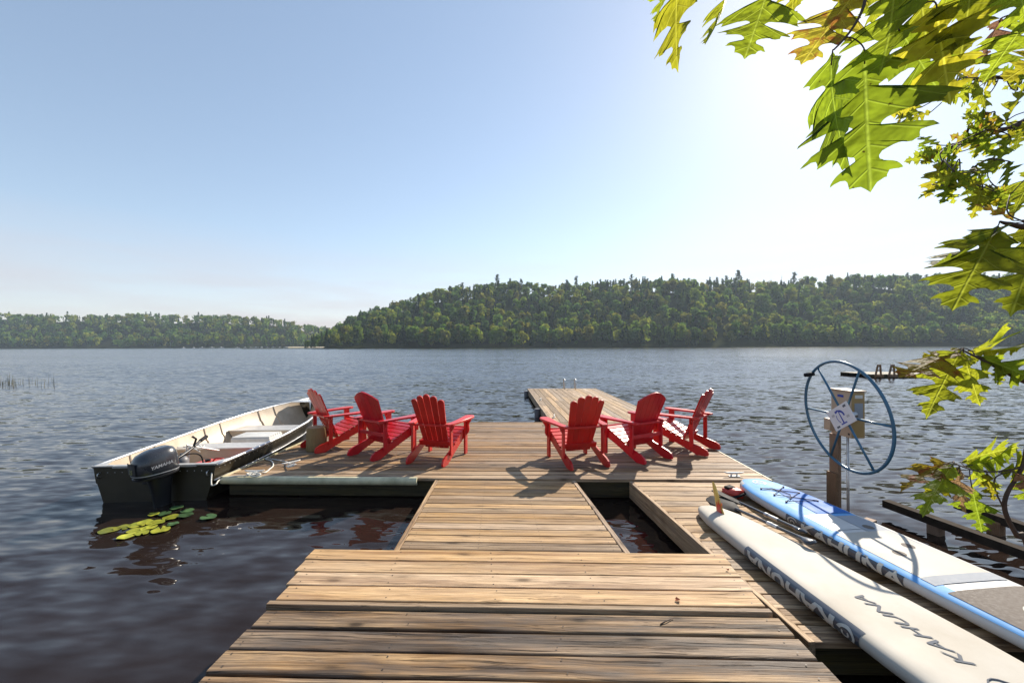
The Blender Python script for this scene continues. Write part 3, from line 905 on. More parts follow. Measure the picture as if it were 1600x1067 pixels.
# ---- main dock
yF = loc2(P(800, 747.5, Z_MAIN))[1]; xL, xR = loc2(P(346, 747, Z_MAIN))[0], loc2(P(1206, 751, Z_MAIN))[0]
mainT = empty('main_dock', W(0, yF + 1.8, 0))
tag(mainT, 'wide wooden dock platform carrying the six red chairs', 'dock')
nl = []; nbm = 25
for i in range(nbm):
    yc = yF + 0.0715 + i * 0.1475
    dz = random.uniform(-0.0025, 0.0025)
    joints = [xL, random.choice([-0.9, 0.35, 1.1]), xR] if i % 3 == 1 else [xL, xR]
    for a, b in zip(joints[:-1], joints[1:]):
        plank('plank', W(a + (0.002 if a != xL else 0), yc, Z_MAIN + dz), W(b, yc, Z_MAIN + dz), 0.131, 0.034, M['deck_mid'] if i > 1 else M['deck_ramp'], mainT)
    for xx in np.arange(xL + 0.05, xR, 0.6):
        for dy in (-0.036, 0.038): nl.append(W(xx + random.uniform(-0.012, 0.012), yc + dy, Z_MAIN + 0.002))
nails(mainT, nl, 0.004)
yBk = yF + nbm * 0.1475
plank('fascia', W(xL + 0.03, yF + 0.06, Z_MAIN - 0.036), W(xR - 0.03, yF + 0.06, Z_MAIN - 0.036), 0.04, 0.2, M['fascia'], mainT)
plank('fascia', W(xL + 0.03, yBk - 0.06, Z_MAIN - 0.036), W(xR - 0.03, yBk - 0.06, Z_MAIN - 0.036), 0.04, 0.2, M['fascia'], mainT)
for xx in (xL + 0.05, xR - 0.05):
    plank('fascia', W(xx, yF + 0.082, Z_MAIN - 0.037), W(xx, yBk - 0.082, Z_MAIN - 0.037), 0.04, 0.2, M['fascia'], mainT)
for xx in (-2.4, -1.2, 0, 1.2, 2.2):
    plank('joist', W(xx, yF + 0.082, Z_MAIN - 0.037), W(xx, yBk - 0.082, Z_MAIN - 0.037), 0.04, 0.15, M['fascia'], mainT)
for xx in (-3.0, 0.2, 2.7):
    for yy in (yF + 0.25, yBk - 0.25):
        m = MB(); m.tube([W(xx, yy, -0.7), W(xx, yy, Z_MAIN - 0.06)], 0.07, 10); child(m.build('pile', M['fascia'], smooth='auto'), mainT)
# vinyl edge bumper, half round, along the left front edge and the left side
def bumper(a, b, out, name='edge_bumper', rad=0.046, parent=mainT, mat=None):
    prof = [(0, rad), (rad * .6, rad * .92), (rad * 1.0, rad * .5), (rad * 1.08, 0), (rad * .95, -rad * .6), (rad * .55, -rad), (0, -rad)]
    rows = [[p + out * q[0] + Vector((0, 0, q[1])) for q in prof] for p in (a, b)]
    m = MB(); m.grid(rows, closed=True); n = len(prof)
    m.add(rows[0], [tuple(range(n))]); m.add(rows[1], [tuple(range(n))])
    return child(m.build(name, mat or M['bumper'], smooth='auto'), parent)
zb = Z_MAIN - 0.038
xb1 = loc2(P(651, 748, Z_MAIN))[0]
bumper(W(xL - 0.01, yF - 0.003, zb + 0.005), W(xb1, yF - 0.003, zb + 0.005), -e2)
bumper(W(xL - 0.003, yF - 0.03, zb + 0.008), W(xL - 0.003, yBk, zb + 0.008), -e1)
bumper(W(xR + 0.003, yF, zb + 0.012), W(xR + 0.003, yBk, zb + 0.012), e1, rad=0.03)
m = MB(); m.tube([W(xR + 0.03, yF - 0.05, Z_MAIN - 0.07), W(xR + 0.03, yF + 0.12, Z_MAIN - 0.07)], 0.042, 14); child(m.build('corner_bumper', M['black_rubber'], smooth='auto'), mainT)

# ---- side dock under the paddle boards
s0 = loc2(P(987, 756, Z_SIDE)); s1 = loc2(P(1104, 861, Z_SIDE))
yS0 = yF - 0.02; yS1 = 2.42; xS1 = 2.86
sideT = empty('side_dock', W(2.1, 3.6, 0))
tag(sideT, 'narrow wooden side dock under the two paddle boards', 'dock')
def sx(y): return s0[0] + (s1[0] - s0[0]) * (y - s0[1]) / (s1[1] - s0[1])
nl = []; y = yS0
while y > yS1:
    yc = y - 0.0715
    plank('plank', W(sx(yc) + 0.042, yc, Z_SIDE), W(xS1, yc, Z_SIDE), 0.138, 0.034, M['deck_new'] if yc > 3.6 else M['deck_ramp'], sideT)
    for xx in (sx(yc) + 0.1, sx(yc) + 0.7, xS1 - 0.06):
        for dy in (-0.036, 0.038): nl.append(W(xx, yc + dy, Z_SIDE))
    y -= 0.147
nails(sideT, nl, 0.004)
plank('side_rail', W(sx(yS0) + 0.02, yS0, Z_SIDE + 0.006), W(sx(y) + 0.02, y, Z_SIDE + 0.006), 0.04, 0.19, M['deck_ramp'], sideT)
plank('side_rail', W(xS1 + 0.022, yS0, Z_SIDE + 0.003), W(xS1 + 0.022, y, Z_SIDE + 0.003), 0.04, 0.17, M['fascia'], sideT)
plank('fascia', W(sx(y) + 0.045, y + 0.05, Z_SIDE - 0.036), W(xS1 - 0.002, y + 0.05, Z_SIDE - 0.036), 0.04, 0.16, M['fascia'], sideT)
for xx, yy in ((1.62, 4.6), (2.7, 4.6), (1.7, 2.65), (2.7, 2.65)):
    m = MB(); m.tube([W(xx, yy, -0.6), W(xx, yy, Z_SIDE - 0.04)], 0.055, 10); child(m.build('pile', M['fascia'], smooth='auto'), sideT)

# ---- long pier behind
pierT = empty('long_pier', W(1.7, 12.0, 0))
tag(pierT, 'long pale-planked pier running out from the dock towards the lake', 'pier')
pa = loc2(P(863, 658, Z_MAIN)); pb = loc2(P(826, 607, Z_MAIN)); pc = loc2(P(929, 607, Z_MAIN))
def px0(y): return pa[0] + (pb[0] - pa[0]) * (y - pa[1]) / (pb[1] - pa[1])
yP0, yP1 = yBk + 0.015, pb[1]; wid = pc[0] - pb[0]; npk = 15
nl = []
for i in range(npk):
    o0 = (i + 0.5) / npk * wid
    cut = random.choice([0.35, 0.5, 0.62]) * (yP1 - yP0) + yP0
    for ya, yb_ in ((yP0, cut - 0.002), (cut + 0.002, yP1)):
        plank('plank', W(px0(ya) + o0, ya, Z_MAIN - 0.004), W(px0(yb_) + o0, yb_, Z_MAIN - 0.004), wid / npk - 0.009, 0.034, M['deck_pale'], pierT)
for o0 in (0.0, wid):
    sgn = -1 if o0 == 0 else 1
    plank('side_rail', W(px0(yP0) + o0 + sgn * 0.024, yP0, Z_MAIN + 0.002), W(px0(yP1) + o0 + sgn * 0.024, yP1, Z_MAIN + 0.002), 0.045, 0.2, M['deck_pale'], pierT)
plank('fascia', W(px0(yP1), yP1 + 0.023, Z_MAIN - 0.002), W(px0(yP1) + wid, yP1 + 0.023, Z_MAIN - 0.002), 0.042, 0.19, M['deck_pale'], pierT)
for f_, s_ in ((0.3, -1), (0.3, 1), (0.92, -1), (0.92, 1)):
    yy = yP0 + f_ * (yP1 - yP0); xx = px0(yy) + (-0.13 if s_ < 0 else wid + 0.13)
    m = MB(); m.tube([W(xx, yy, -0.7), W(xx, yy, Z_MAIN - 0.03)], 0.075, 14); child(m.build('pile', M['grey_rubber'], smooth='auto'), pierT)
for o0 in (0.3, wid - 0.3):
    plank('joist', W(px0(yP0) + o0, yP0, Z_MAIN - 0.05), W(px0(yP1) + o0, yP1, Z_MAIN - 0.05), 0.04, 0.15, M['fascia'], pierT)
for px in (881, 898):                                              # swim ladder rails
    b = P(px, 607, Z_MAIN); 
    pts = [b + Vector((0, -0.25, 0)), b + Vector((0, -0.25, 0.27)), b + Vector((0, -0.19, 0.35)), b + Vector((0, 0.0, 0.36)), b + Vector((0, 0.08, 0.28)), b + Vector((0, 0.09, -0.5))]
    m = MB(); m.tube(catmull(pts, 5), 0.02, 8); child(m.build('ladder_rail', M['steel'], smooth=True), pierT)

# ---- cleats
def cleat(loc, rz, label):
    root = empty('dock_cleat', loc, rz)
    m = MB(); m.tube([(-0.12, 0, 0.052), (-0.09, 0, 0.044), (0, 0, 0.04), (0.09, 0, 0.044), (0.12, 0, 0.052)], [0.006, 0.011, 0.013, 0.011, 0.006], 8)
    m.build('horn', M['white_plastic'], root, smooth=True)
    m = MB()
    for sgn in (-1, 1): m.tube([(sgn * 0.035, 0, 0.0), (sgn * 0.03, 0, 0.04)], [0.014, 0.011], 8)
    m.box((0, 0, 0.004), (0.13, 0.045, 0.007), bev=0.002)
    m.build('base', M['white_plastic'], root, smooth='auto')
    tag(root, label, 'cleat')
cleat(P(1147, 744, Z_MAIN), EA, 'white cleat on the dock corner nearest the blue paddle board')
cleat(P(398, 741, Z_MAIN), EA + 0.1, 'white cleat with rope round it beside the motorboat')
cleat(P(455, 727, Z_MAIN), EA + 0.9, 'white cleat on the dock left of the log bollard')
cleat(P(845, 625, Z_MAIN), EA + 1.5, 'small cleat halfway along the left edge of the long pier')
cleat(P(866, 652, Z_MAIN), EA + 1.5, 'small cleat at the near left corner of the long pier')
# ================================================================== RED ADIRONDACK CHAIRS
def mk_chair(kind, mat):
    root = empty('adirondack_chair')
    # stringers: the long sloping legs that also carry the seat
    prof = [(-0.035, 0.045), (-0.03, 0.012), (0.0, 0.0), (0.13, 0.0), (0.28, 0.07), (0.50, 0.16), (0.70, 0.235), (0.80, 0.275), (0.825, 0.32), (0.815, 0.372),
            (0.77, 0.372), (0.66, 0.335), (0.54, 0.285), (0.42, 0.235), (0.30, 0.19), (0.16, 0.15), (0.04, 0.115), (-0.015, 0.085)]
    for s in (-1, 1):
        m = MB(); m.prism(prof, 'x', s * 0.262 - 0.012, s * 0.262 + 0.012); m.build('rear_leg', mat, root)
    # front legs with a scrolled bracket under the arm
    for s in (-1, 1):
        m = MB(); m.box((s * 0.29, 0.735, 0.262), (0.028, 0.09, 0.524), bev=0.004)
        fl = m.build('front_leg', mat, root)
        br = [(0.0, 0.52), (0.075, 0.52), (0.072, 0.485), (0.05, 0.462), (0.037, 0.43), (0.043, 0.39), (0.044, 0.35), (0.03, 0.31), (0.008, 0.285), (0, 0.28)]
        m = MB(); m.prism([(s * (0.3055 + x), z) for x, z in br], 'y', 0.722, 0.748); m.build('bracket', mat, fl)
    # armrests, wide and rounded at the front
    for s in (-1, 1):
        plan = [(0.235, 0.10), (0.30, 0.09), (0.335, 0.16), (0.36, 0.34), (0.395, 0.56), (0.41, 0.70), (0.405, 0.80), (0.375, 0.855), (0.325, 0.868), (0.28, 0.85), (0.258, 0.80), (0.262, 0.66), (0.268, 0.45), (0.262, 0.28), (0.24, 0.17)]
        m = MB(); n = len(plan)
        lo = [(s * x, y, 0.5255 + 0.012 * (y - 0.5)) for x, y in plan]; hi = [(s * x, y, 0.549 + 0.012 * (y - 0.5)) for x, y in plan]
        inn = [(s * (x + (0.33 - x) * 0.06), y + (0.5 - y) * 0.012, 0.552 + 0.012 * (y - 0.5)) for x, y in plan]
        m.add(lo + hi + inn, [tuple(range(n))] + [(i, (i + 1) % n, (i + 1) % n + n, i + n) for i in range(n)] + [(i + n, (i + 1) % n + n, (i + 1) % n + 2 * n, i + 2 * n) for i in range(n)] + [tuple(range(2 * n, 3 * n))])
        m.build('armrest', mat, root)
    # rear posts from the stringers up to the arms, with a small bracket
    for s in (-1, 1):
        m = MB(); m.box((s * 0.289, 0.20, 0.315), (0.027, 0.058, 0.418), bev=0.004)
        m.build('rear_post', mat, root)
        m = MB(); m.prism([(s * x, z) for x, z in [(0.3035, 0.524), (0.345, 0.524), (0.335, 0.49), (0.318, 0.46), (0.3035, 0.44)]], 'y', 0.185, 0.21); m.build('bracket', mat, root)
    # back frame
    def back(z, off=0.0):                        # y of the back's front face at height z
        t = (z - 0.2) / 0.75
        return 0.365 - 0.335 * t + off
    yb = back(0.515) - 0.03
    m = MB(); m.prism([(-0.302, yb - 0.05), (0.302, yb - 0.05), (0.30, yb + 0.005), (0.16, yb + 0.012), (-0.16, yb + 0.012), (-0.30, yb + 0.005)], 'z', 0.502, 0.5245); m.build('back_rail', mat, root)
    m = MB(); m.box((0, back(0.235) - 0.036, 0.235), (0.498, 0.024, 0.07), Matrix.Rotation(R(24), 3, 'X'), bev=0.003); m.build('back_rail', mat, root)
    if kind == 'B':
        m = MB(); m.box((0, 0.196, 0.33), (0.55, 0.022, 0.05), bev=0.003); m.build('cross_bar', mat, root)
    # back slats, fanned
    n = 5 if kind == 'A' else 6
    for i in range(n):
        c = i - (n - 1) / 2
        if kind == 'A':
            wb, wt, gb, gt = 0.067, 0.094, 0.0725, 0.1005
            top = [0.885, 0.935, 0.958, 0.935, 0.885][i]
        else:
            wb, wt, gb, gt = 0.061, 0.089, 0.0635, 0.0925
            top = 0.955 - 0.010 * (abs(c) ** 2.0) - 0.012 * abs(c)
        def cx(z): return c * (gb + (gt - gb) * (z - 0.17) / 0.75)
        def hw(z): return 0.5 * (wb + (wt - wb) * (z - 0.17) / 0.75)
        zs = [0.165, 0.40, 0.62, top - 0.06]
        out = [(cx(z) - hw(z), z) for z in zs]
        r = hw(top)
        if kind == 'A':
            out += [(cx(top) - r * 0.97, top - 0.03), (cx(top) - r * 0.72, top - 0.009), (cx(top) - r * 0.35, top - 0.001), (cx(top), top + 0.001), (cx(top) + r * 0.35, top - 0.001), (cx(top) + r * 0.72, top - 0.009), (cx(top) + r * 0.97, top - 0.03)]
        else:
            f = lambda x: 0.958 - 1.2 * x * x - 0.10 * abs(x)
            out += [(cx(top) + r * q, f(cx(top) + r * q)) for q in (-1, -0.5, 0, 0.5, 1)]
        out += [(cx(z) + hw(z), z) for z in reversed(zs)]
        curve = 0.35 if kind == 'B' else 0.16
        vs = [(x, back(z, curve * x * x * (z / 0.9)), z) for x, z in out] + [(x, back(z, curve * x * x * (z / 0.9)) - 0.019, z - 0.007) for x, z in out]
        k = len(out)
        m = MB(); m.add(vs, [tuple(range(k)), tuple(range(2 * k - 1, k - 1, -1))] + [(q, q + k, (q + 1) % k + k, (q + 1) % k) for q in range(k)])
        m.build('back_slat', mat, root)
    # seat slats following the stringers
    path = [(0.395, 0.232), (0.475, 0.266), (0.555, 0.30), (0.635, 0.334), (0.715, 0.364), (0.79, 0.381)]
    for i, (y, z) in enumerate(path):
        ang = R(23) if i < 4 else (R(15) if i == 4 else R(-8))
        m = MB(); m.box((0, y, z + 0.006), (0.552, 0.068, 0.018), Matrix.Rotation(ang, 3, 'X'), bev=0.003); m.build('seat_slat', mat, root)
    m = MB(); m.box((0, 0.838, 0.335), (0.552, 0.02, 0.075), bev=0.003); m.build('seat_slat', mat, root)
    return root
chA = mk_chair('A', M['red']); chB = mk_chair('B', M['red_b'])
chairs = [('A', -3.13, 6.32, -42, 'scalloped-back red deck chair behind the log bollard beside the motorboat'),
          ('B', -2.17, 5.86, -34, 'solid arched-back red deck chair, middle of the left trio'),
          ('A', -1.17, 5.50, -15, 'scalloped-back red deck chair of the left trio nearest the gangway'),
          ('A', 1.01, 5.32, 16, 'scalloped-back red deck chair of the right trio nearest the gangway'),
          ('B', 2.00, 5.64, 29, 'solid arched-back red deck chair, middle of the right trio'),
          ('A', 2.98, 6.10, 46, 'red deck chair seen nearly side-on at the right edge of the dock')]
seenk = set()
for kd, x, y, a, lab in chairs:
    src = chA if kd == 'A' else chB
    o = src if kd not in seenk else dup(src); seenk.add(kd)
    o.location = (x, y, Z_MAIN + 0.003); o.rotation_euler = (0, 0, R(a))
    tag(o, lab, 'chair', 'red adirondack chairs on the dock')

# ---- log bollard
lp = P(488, 706, Z_MAIN)
lg = empty('log_bollard', (lp.x, lp.y + 0.13, Z_MAIN + 0.001))
tag(lg, 'short upright log used as a bollard in front of the leftmost chair', 'log')
rows = []
for z in (0, 0.02, 0.12, 0.24, 0.34, 0.358):
    rr = 0.138 - (0.006 if z in (0, 0.358) else 0) + 0.012 * (1 - z / 0.36)
    rows.append([(rr * (1 + 0.035 * math.sin(3 * t + 1) + 0.02 * math.sin(7 * t)) * math.cos(t), rr * (1 + 0.035 * math.sin(3 * t + 1) + 0.02 * math.sin(7 * t)) * math.sin(t), z) for t in [2 * math.pi * q / 24 for q in range(24)]])
m = MB(); m.grid(rows, closed=True); m.build('side', M['log_bark'], lg, smooth=True)
m = MB(); m.add(rows[-1], [tuple(range(24))]); m.build('cut_top', M['log_top'], lg)

# ---- rope on the dock
def rope(pts, r, mat, name, label, n=6):
    m = MB(); m.tube(catmull(pts, n), r, 7)
    o = m.build(name, mat, smooth=True); tag(o, label, 'rope'); return o
zr = Z_MAIN + 0.012
c0 = P(398, 741, Z_MAIN); 
pts = [P(388, 743, zr + 0.03), P(396, 738, zr + 0.05), P(407, 741, zr + 0.045), P(398, 744, zr + 0.03), P(386, 740, zr + 0.03), P(405, 737, zr + 0.02), P(414, 738, zr), P(421, 733, zr), P(427, 727, zr), P(424, 720, zr), P(415, 717, zr), P(420, 714, zr + 0.01)]
rope(pts, 0.009, M['rope'], 'mooring_rope', 'loose white rope coiled round the cleat beside the motorboat')
rope([P(449, 730, zr + 0.04), P(459, 727, zr + 0.05), P(452, 724, zr + 0.03), P(446, 721, zr), P(430, 718, zr), P(420, 716, zr)], 0.008, M['rope'], 'mooring_rope', 'dark-shaded rope end by the cleat left of the log bollard')

# ================================================================== ALUMINIUM MOTORBOAT
BX, BY, BL_ = -4.31, 4.95, 4.35
boat = empty('motorboat', (BX, BY, 0), R(3.6))
tag(boat, 'open aluminium motorboat with beige inside and olive hull, moored left of the dock', 'boat')
def hb(t): return np.interp(t, [0, .15, .35, .55, .72, .85, .94, 1.0], [0.70, 0.755, 0.79, 0.77, 0.66, 0.46, 0.24, 0.02])      # gunwale half-beam
def hc(t): return np.interp(t, [0, .15, .35, .55, .72, .85, .94, 1.0], [0.58, 0.61, 0.63, 0.58, 0.44, 0.25, 0.10, 0.005])      # chine half-beam
def zg(t): return 0.42 + 0.05 * t + 0.20 * t ** 2.2
def zc(t): return np.interp(t, [0, .5, .75, .9, 1.0], [-0.03, -0.02, 0.05, 0.2, 0.46])
def zk(t): return np.interp(t, [0, .5, .75, .9, 1.0], [-0.10, -0.10, -0.06, 0.06, 0.40])
ts = list(np.linspace(0, 1, 25))
def section(t, inset=0.0, lift=0.0):
    y = t * BL_
    b, c = max(0.004, hb(t) - inset), max(0.002, hc(t) - inset)
    g, h, k = zg(t), zc(t) + lift, zk(t) + lift
    side = [(b, g), (b - (b - c) * 0.33 + 0.012, g + (h - g) * 0.4), (b - (b - c) * 0.36, g + (h - g) * 0.43), (c + (b - c) * 0.2, h + (g - h) * 0.18), (c, h), (c * 0.5, h + (k - h) * 0.55)]
    return [(x, y, z) for x, z in side] + [(0, y, k)] + [(-x, y, z) for x, z in reversed(side)]
m = MB(); m.grid([section(t) for t in ts]); o = m.build('hull', M['hull_out'], boat, smooth='auto')
m = MB(); m.grid([section(t, 0.014, 0.016) for t in ts[:-1]]); m.build('inner_hull', M['hull_in'], boat, smooth='auto')
# floor boards
m = MB(); rows = [[(-hc(t) * 0.93, t * BL_, max(zc(t), 0.0) + 0.05), (hc(t) * 0.93, t * BL_, max(zc(t), 0.0) + 0.05)] for t in np.linspace(0.01, 0.8, 10)]
m.grid(rows); m.build('floor', M['hull_in'], boat)
# transom with a cut-down motor well
sec = section(0)
out = [(p[0], p[2]) for p in sec]
top = [(-0.70, 0.42), (-0.5, 0.42), (-0.42, 0.405), (0.42, 0.405), (0.5, 0.42)]
m = MB(); m.prism(out + top[1:], 'y', -0.012, 0.03); m.build('transom', M['hull_out'], boat)
m = MB(); m.box((0, 0.01, 0.425), (0.96, 0.07, 0.03), bev=0.006); m.build('transom_cap', M['bench'], boat)
# gunwale rails and corner plates
for s in (-1, 1):
    m = MB(); m.tube([(s * (hb(t) + 0.008), t * BL_, zg(t) + 0.006) for t in ts], 0.02, 8); m.build('gunwale', M['alu'], boat, smooth=True)
    m = MB(); m.tube([(s * (hb(t) - (hb(t) - hc(t)) * 0.34 + 0.016), t * BL_, zg(t) + (zc(t) - zg(t)) * 0.41) for t in ts[:-1]], 0.009, 6); m.build('spray_rail', M['alu'], boat, smooth=True)
    m = MB(); m.prism([(s * 0.72, -0.02), (s * 0.73, 0.24), (s * 0.69, 0.25), (s * 0.60, 0.04), (s * 0.47, 0.03), (s * 0.47, -0.02)], 'z', 0.428, 0.441); m.build('corner_plate', M['bench'], boat)
    # lifting eye
    m = MB(); m.tube([(s * 0.62, -0.02, 0.36), (s * 0.62, -0.05, 0.35), (s * 0.62, -0.05, 0.31), (s * 0.62, -0.02, 0.30)], 0.008, 6); m.build('tow_eye', M['steel'], boat, smooth=True)
m = MB(); m.prism([(0, 0.999 * BL_), (0.2, 0.93 * BL_), (0.22, 0.9 * BL_), (-0.22, 0.9 * BL_), (-0.2, 0.93 * BL_)], 'z', zg(0.96), zg(0.96) + 0.012); m.build('bow_plate', M['alu'], boat)
# bench seats: box seats between the sides
for y0, y1, zt in ((1.26, 1.62, 0.325), (2.5, 2.95, 0.345)):
    t0, t1 = y0 / BL_, y1 / BL_
    w0, w1 = hb(t0) - 0.075, hb(t1) - 0.075; v0, v1 = hc(t0) - 0.02, hc(t1) - 0.02
    m = MB()
    m.add([(-w0, y0, zt), (w0, y0, zt), (w1, y1, zt), (-w1, y1, zt), (-w0, y0, zt - 0.02), (w0, y0, zt - 0.02), (w1, y1, zt - 0.02), (-w1, y1, zt - 0.02)],
          [(0, 1, 2, 3), (4, 7, 6, 5), (0, 4, 5, 1), (1, 5, 6, 2), (2, 6, 7, 3), (3, 7, 4, 0)])
    b = m.build('bench_seat', M['bench'], boat)
    m = MB()
    m.add([(-w0 + 0.01, y0 + 0.02, zt - 0.021), (w0 - 0.01, y0 + 0.02, zt - 0.021), (v0 - 0.03, y0 + 0.02, 0.055), (-v0 + 0.03, y0 + 0.02, 0.055),
           (-w1 + 0.01, y1 - 0.02, zt - 0.021), (w1 - 0.01, y1 - 0.02, zt - 0.021), (v1 - 0.03, y1 - 0.02, 0.055), (-v1 + 0.03, y1 - 0.02, 0.055)], [(0, 1, 2, 3), (4, 7, 6, 5)])
    m.build('seat_riser', M['hull_in'], b)
m = MB()
w0 = hb(0.02) - 0.07
m.box((-0.5, 0.19, 0.34), (0.3, 0.3, 0.02)); m.box((0.5, 0.19, 0.34), (0.3, 0.3, 0.02)); m.build('stern_seat', M['bench'], boat)
# rivet rows along the gunwale and transom
m = MB()
for s in (-1, 1):
    for k_ in range(46):
        t = 0.01 + 0.95 * k_ / 45; c = Vector((s * (hb(t) + 0.004), t * BL_, zg(t) - 0.04)); m.tube([c, c + Vector((s * 0.006, 0, 0))], [0.006, 0.004], 6)
for k_ in range(16):
    c = Vector((-0.62 + 1.24 * k_ / 15, -0.012, 0.36)); m.tube([c, c + Vector((0, -0.005, 0))], [0.006, 0.004], 6)
o = m.build('rivets', M['alu'], boat); o['kind'] = 'stuff'
# ribs
for t in (0.12, 0.22, 0.46, 0.55, 0.76, 0.84):
    m = MB(); s_ = section(t, 0.02, 0.02)
    m.tube(s_, 0.011, 5, cap=False); m.build('rib', M['hull_in'], boat)
# folding seat frame beside the tiller
m = MB()
m.tube([(-0.12, 0.62, 0.06), (-0.10, 0.66, 0.52), (0.12, 0.98, 0.36)], 0.012, 6); m.tube([(-0.04, 0.56, 0.06), (-0.03, 0.62, 0.5)], 0.010, 6)
m.build('grab_frame', M['steel'], boat)

# outboard motor, turned on its bracket: part of the boat, with its own sub-parts
ob = MB()
def om(p, base=Vector((0.18, -0.14, 0.06)), tilt=R(5), yaw=R(-30)):
    p = Vector(p) * 0.84
    q = Matrix.Rotation(yaw, 3, 'Z') @ (Matrix.Rotation(tilt, 3, 'X') @ Vector(p)); return q + base
def loft(rows, closed=True, caps=True):
    m = MB(); m.grid(rows, closed=closed); n = len(rows[0])
    if caps: m.add(rows[0], [tuple(range(n))]); m.add(rows[-1], [tuple(range(n))])
    return m
def ring(cy, cz, ly, lx, n=20, sq=2.6, z=None, dz=0.0):
    out = []
    for q in range(n):
        t = 2 * math.pi * q / n; c, s = math.cos(t), math.sin(t)
        x = lx * math.copysign(abs(s) ** (2 / sq), s); y = cy + ly * math.copysign(abs(c) ** (2 / sq), c)
        out.append(om((x, y, cz + dz * c)))
    return out
# midsection
rows = [ring(0, 0.36, 0.15, 0.11), ring(-0.0, 0.26, 0.13, 0.09), ring(-0.0, 0.12, 0.11, 0.06), ring(-0.0, -0.1, 0.10, 0.045), ring(0.0, -0.24, 0.11, 0.04)]
motor = loft(rows).build('outboard_motor', M['cowl_dark'], boat, smooth='auto')
rows = [ring(-0.03, 0.385, 0.20, 0.145, dz=0.0), ring(-0.035, 0.40, 0.245, 0.165, dz=-0.01), ring(-0.04, 0.47, 0.262, 0.178, dz=-0.01), ring(-0.04, 0.56, 0.262, 0.176, dz=0.0), ring(-0.035, 0.64, 0.245, 0.165, dz=0.015), ring(-0.03, 0.70, 0.21, 0.145, dz=0.02), ring(-0.02, 0.735, 0.14, 0.10, dz=0.015), ring(-0.02, 0.745, 0.05, 0.04)]
loft(rows).build('cowling', M['cowl'], motor, smooth=True)
rows = [ring(-0.03, 0.355, 0.19, 0.13), ring(-0.035, 0.375, 0.25, 0.17), ring(-0.035, 0.395, 0.253, 0.172), ring(-0.03, 0.402, 0.24, 0.16)]
loft(rows).build('lower_cowl', M['cowl_dark'], motor, smooth='auto')
# silver trim line and black rear panel
rows = [ring(-0.038, 0.425, 0.258, 0.1755, dz=-0.01), ring(-0.038, 0.437, 0.2605, 0.177, dz=-0.01)]
m = MB(); m.grid([[Vector(p) * 1.0 for p in r_] for r_ in rows], closed=True); m.build('trim_line', M['silver_print'], motor, smooth=True)
m = MB(); m.add([om((x, -0.304 - 0.0006 + abs(x) * 0.10, z)) for z in (0.46, 0.62) for x in (-0.10, -0.03, 0.03, 0.10)], [(0, 1, 5, 4), (1, 2, 6, 5), (2, 3, 7, 6)]); m.build('rear_panel', M['cowl_dark'], motor)
vs_, fs_ = text_mesh('25', 0.085, shear=0.2, bold=0.002)
m = MB(); m.add([om((p.x, -0.309 + abs(p.x) * 0.10, 0.505 + p.y)) for p in vs_], fs_); m.build('lettering', M['yellow_print'], motor)
vs_, fs_ = text_mesh('YAMAHA', 0.062, shear=0.15, bold=0.001)
for s in (1, -1):
    m = MB(); m.add([om((s * (0.1785 - 0.16 * max(0, abs(-0.03 + s * p.x + 0.04) - 0.08) ** 1.6), -0.03 + s * p.x, 0.535 + p.y + 0.1 * s * p.x)) for p in vs_], fs_); m.build('lettering', M['silver_print'], motor)
# gearcase, anti-ventilation plate, propeller
m = MB(); m.prism([(-0.20, -0.22), (0.12, -0.22), (0.14, -0.205), (-0.20, -0.205)], 'x', -0.07, 0.07); m.v = [tuple(om(p)) for p in m.v]; m.build('cavitation_plate', M['cowl_dark'], motor)
rows = [[om((0.045 * r_ * math.cos(t), y, -0.33 + 0.05 * r_ * math.sin(t))) for t in [2 * math.pi * q / 12 for q in range(12)]] for y, r_ in ((0.18, 0.1), (0.1, 0.8), (0, 1), (-0.12, 0.9), (-0.2, 0.5))]
loft(rows).build('gearcase', M['cowl_dark'], motor, smooth=True)
for q in range(3):
    a = q * 2.094
    m = MB(); pr = [(0.03, -0.02), (0.07, -0.045), (0.105, -0.03), (0.11, 0.01), (0.08, 0.04), (0.03, 0.02)]
    m.add([om((r_ * math.cos(a) - w_ * math.sin(a), -0.17 + w_ * 0.5, -0.33 + r_ * math.sin(a) + w_ * math.cos(a))) for r_, w_ in pr], [tuple(range(6))]); m.build('propeller_blade', M['cowl_dark'], motor)
# clamp bracket, tilt lever, tiller arm with grip
m = MB(); m.box((0.02, -0.06, 0.34), (0.16, 0.13, 0.2), bev=0.01); m.build('clamp_bracket', M['cowl_dark'], motor)
m = MB(); m.tube([(0.12, -0.05, 0.34), (0.17, -0.13, 0.27), (0.19, -0.16, 0.18)], [0.014, 0.011, 0.008], 8); m.build('clamp_screw', M['steel'], motor, smooth=True)
m = MB(); m.tube(catmull([(0.10, 0.02, 0.43), (0.14, 0.16, 0.47), (0.13, 0.42, 0.53), (0.10, 0.62, 0.58)], 5), 0.017, 8); m.build('tiller_arm', M['cowl_dark'], motor, smooth=True)
m = MB(); m.tube([(0.10, 0.62, 0.58), (0.09, 0.76, 0.61)], 0.024, 10); m.tube([(0.13, 0.45, 0.54), (0.15, 0.47, 0.64), (0.12, 0.44, 0.68)], 0.014, 7); m.build('tiller_grip', M['black_rubber'], motor, smooth='auto')
m = MB(); m.tube(catmull([(0.16, 0.0, 0.42), (0.26, 0.1, 0.52), (0.33, 0.28, 0.47), (0.3, 0.42, 0.2), (0.35, 0.52, 0.12)], 6), 0.009, 6); m.build('fuel_hose', M['black_rubber'], motor, smooth=True)

def in_boat(p): return Matrix.Translation((BX, BY, 0)) @ Matrix.Rotation(R(3.6), 4, 'Z') @ Vector(p)
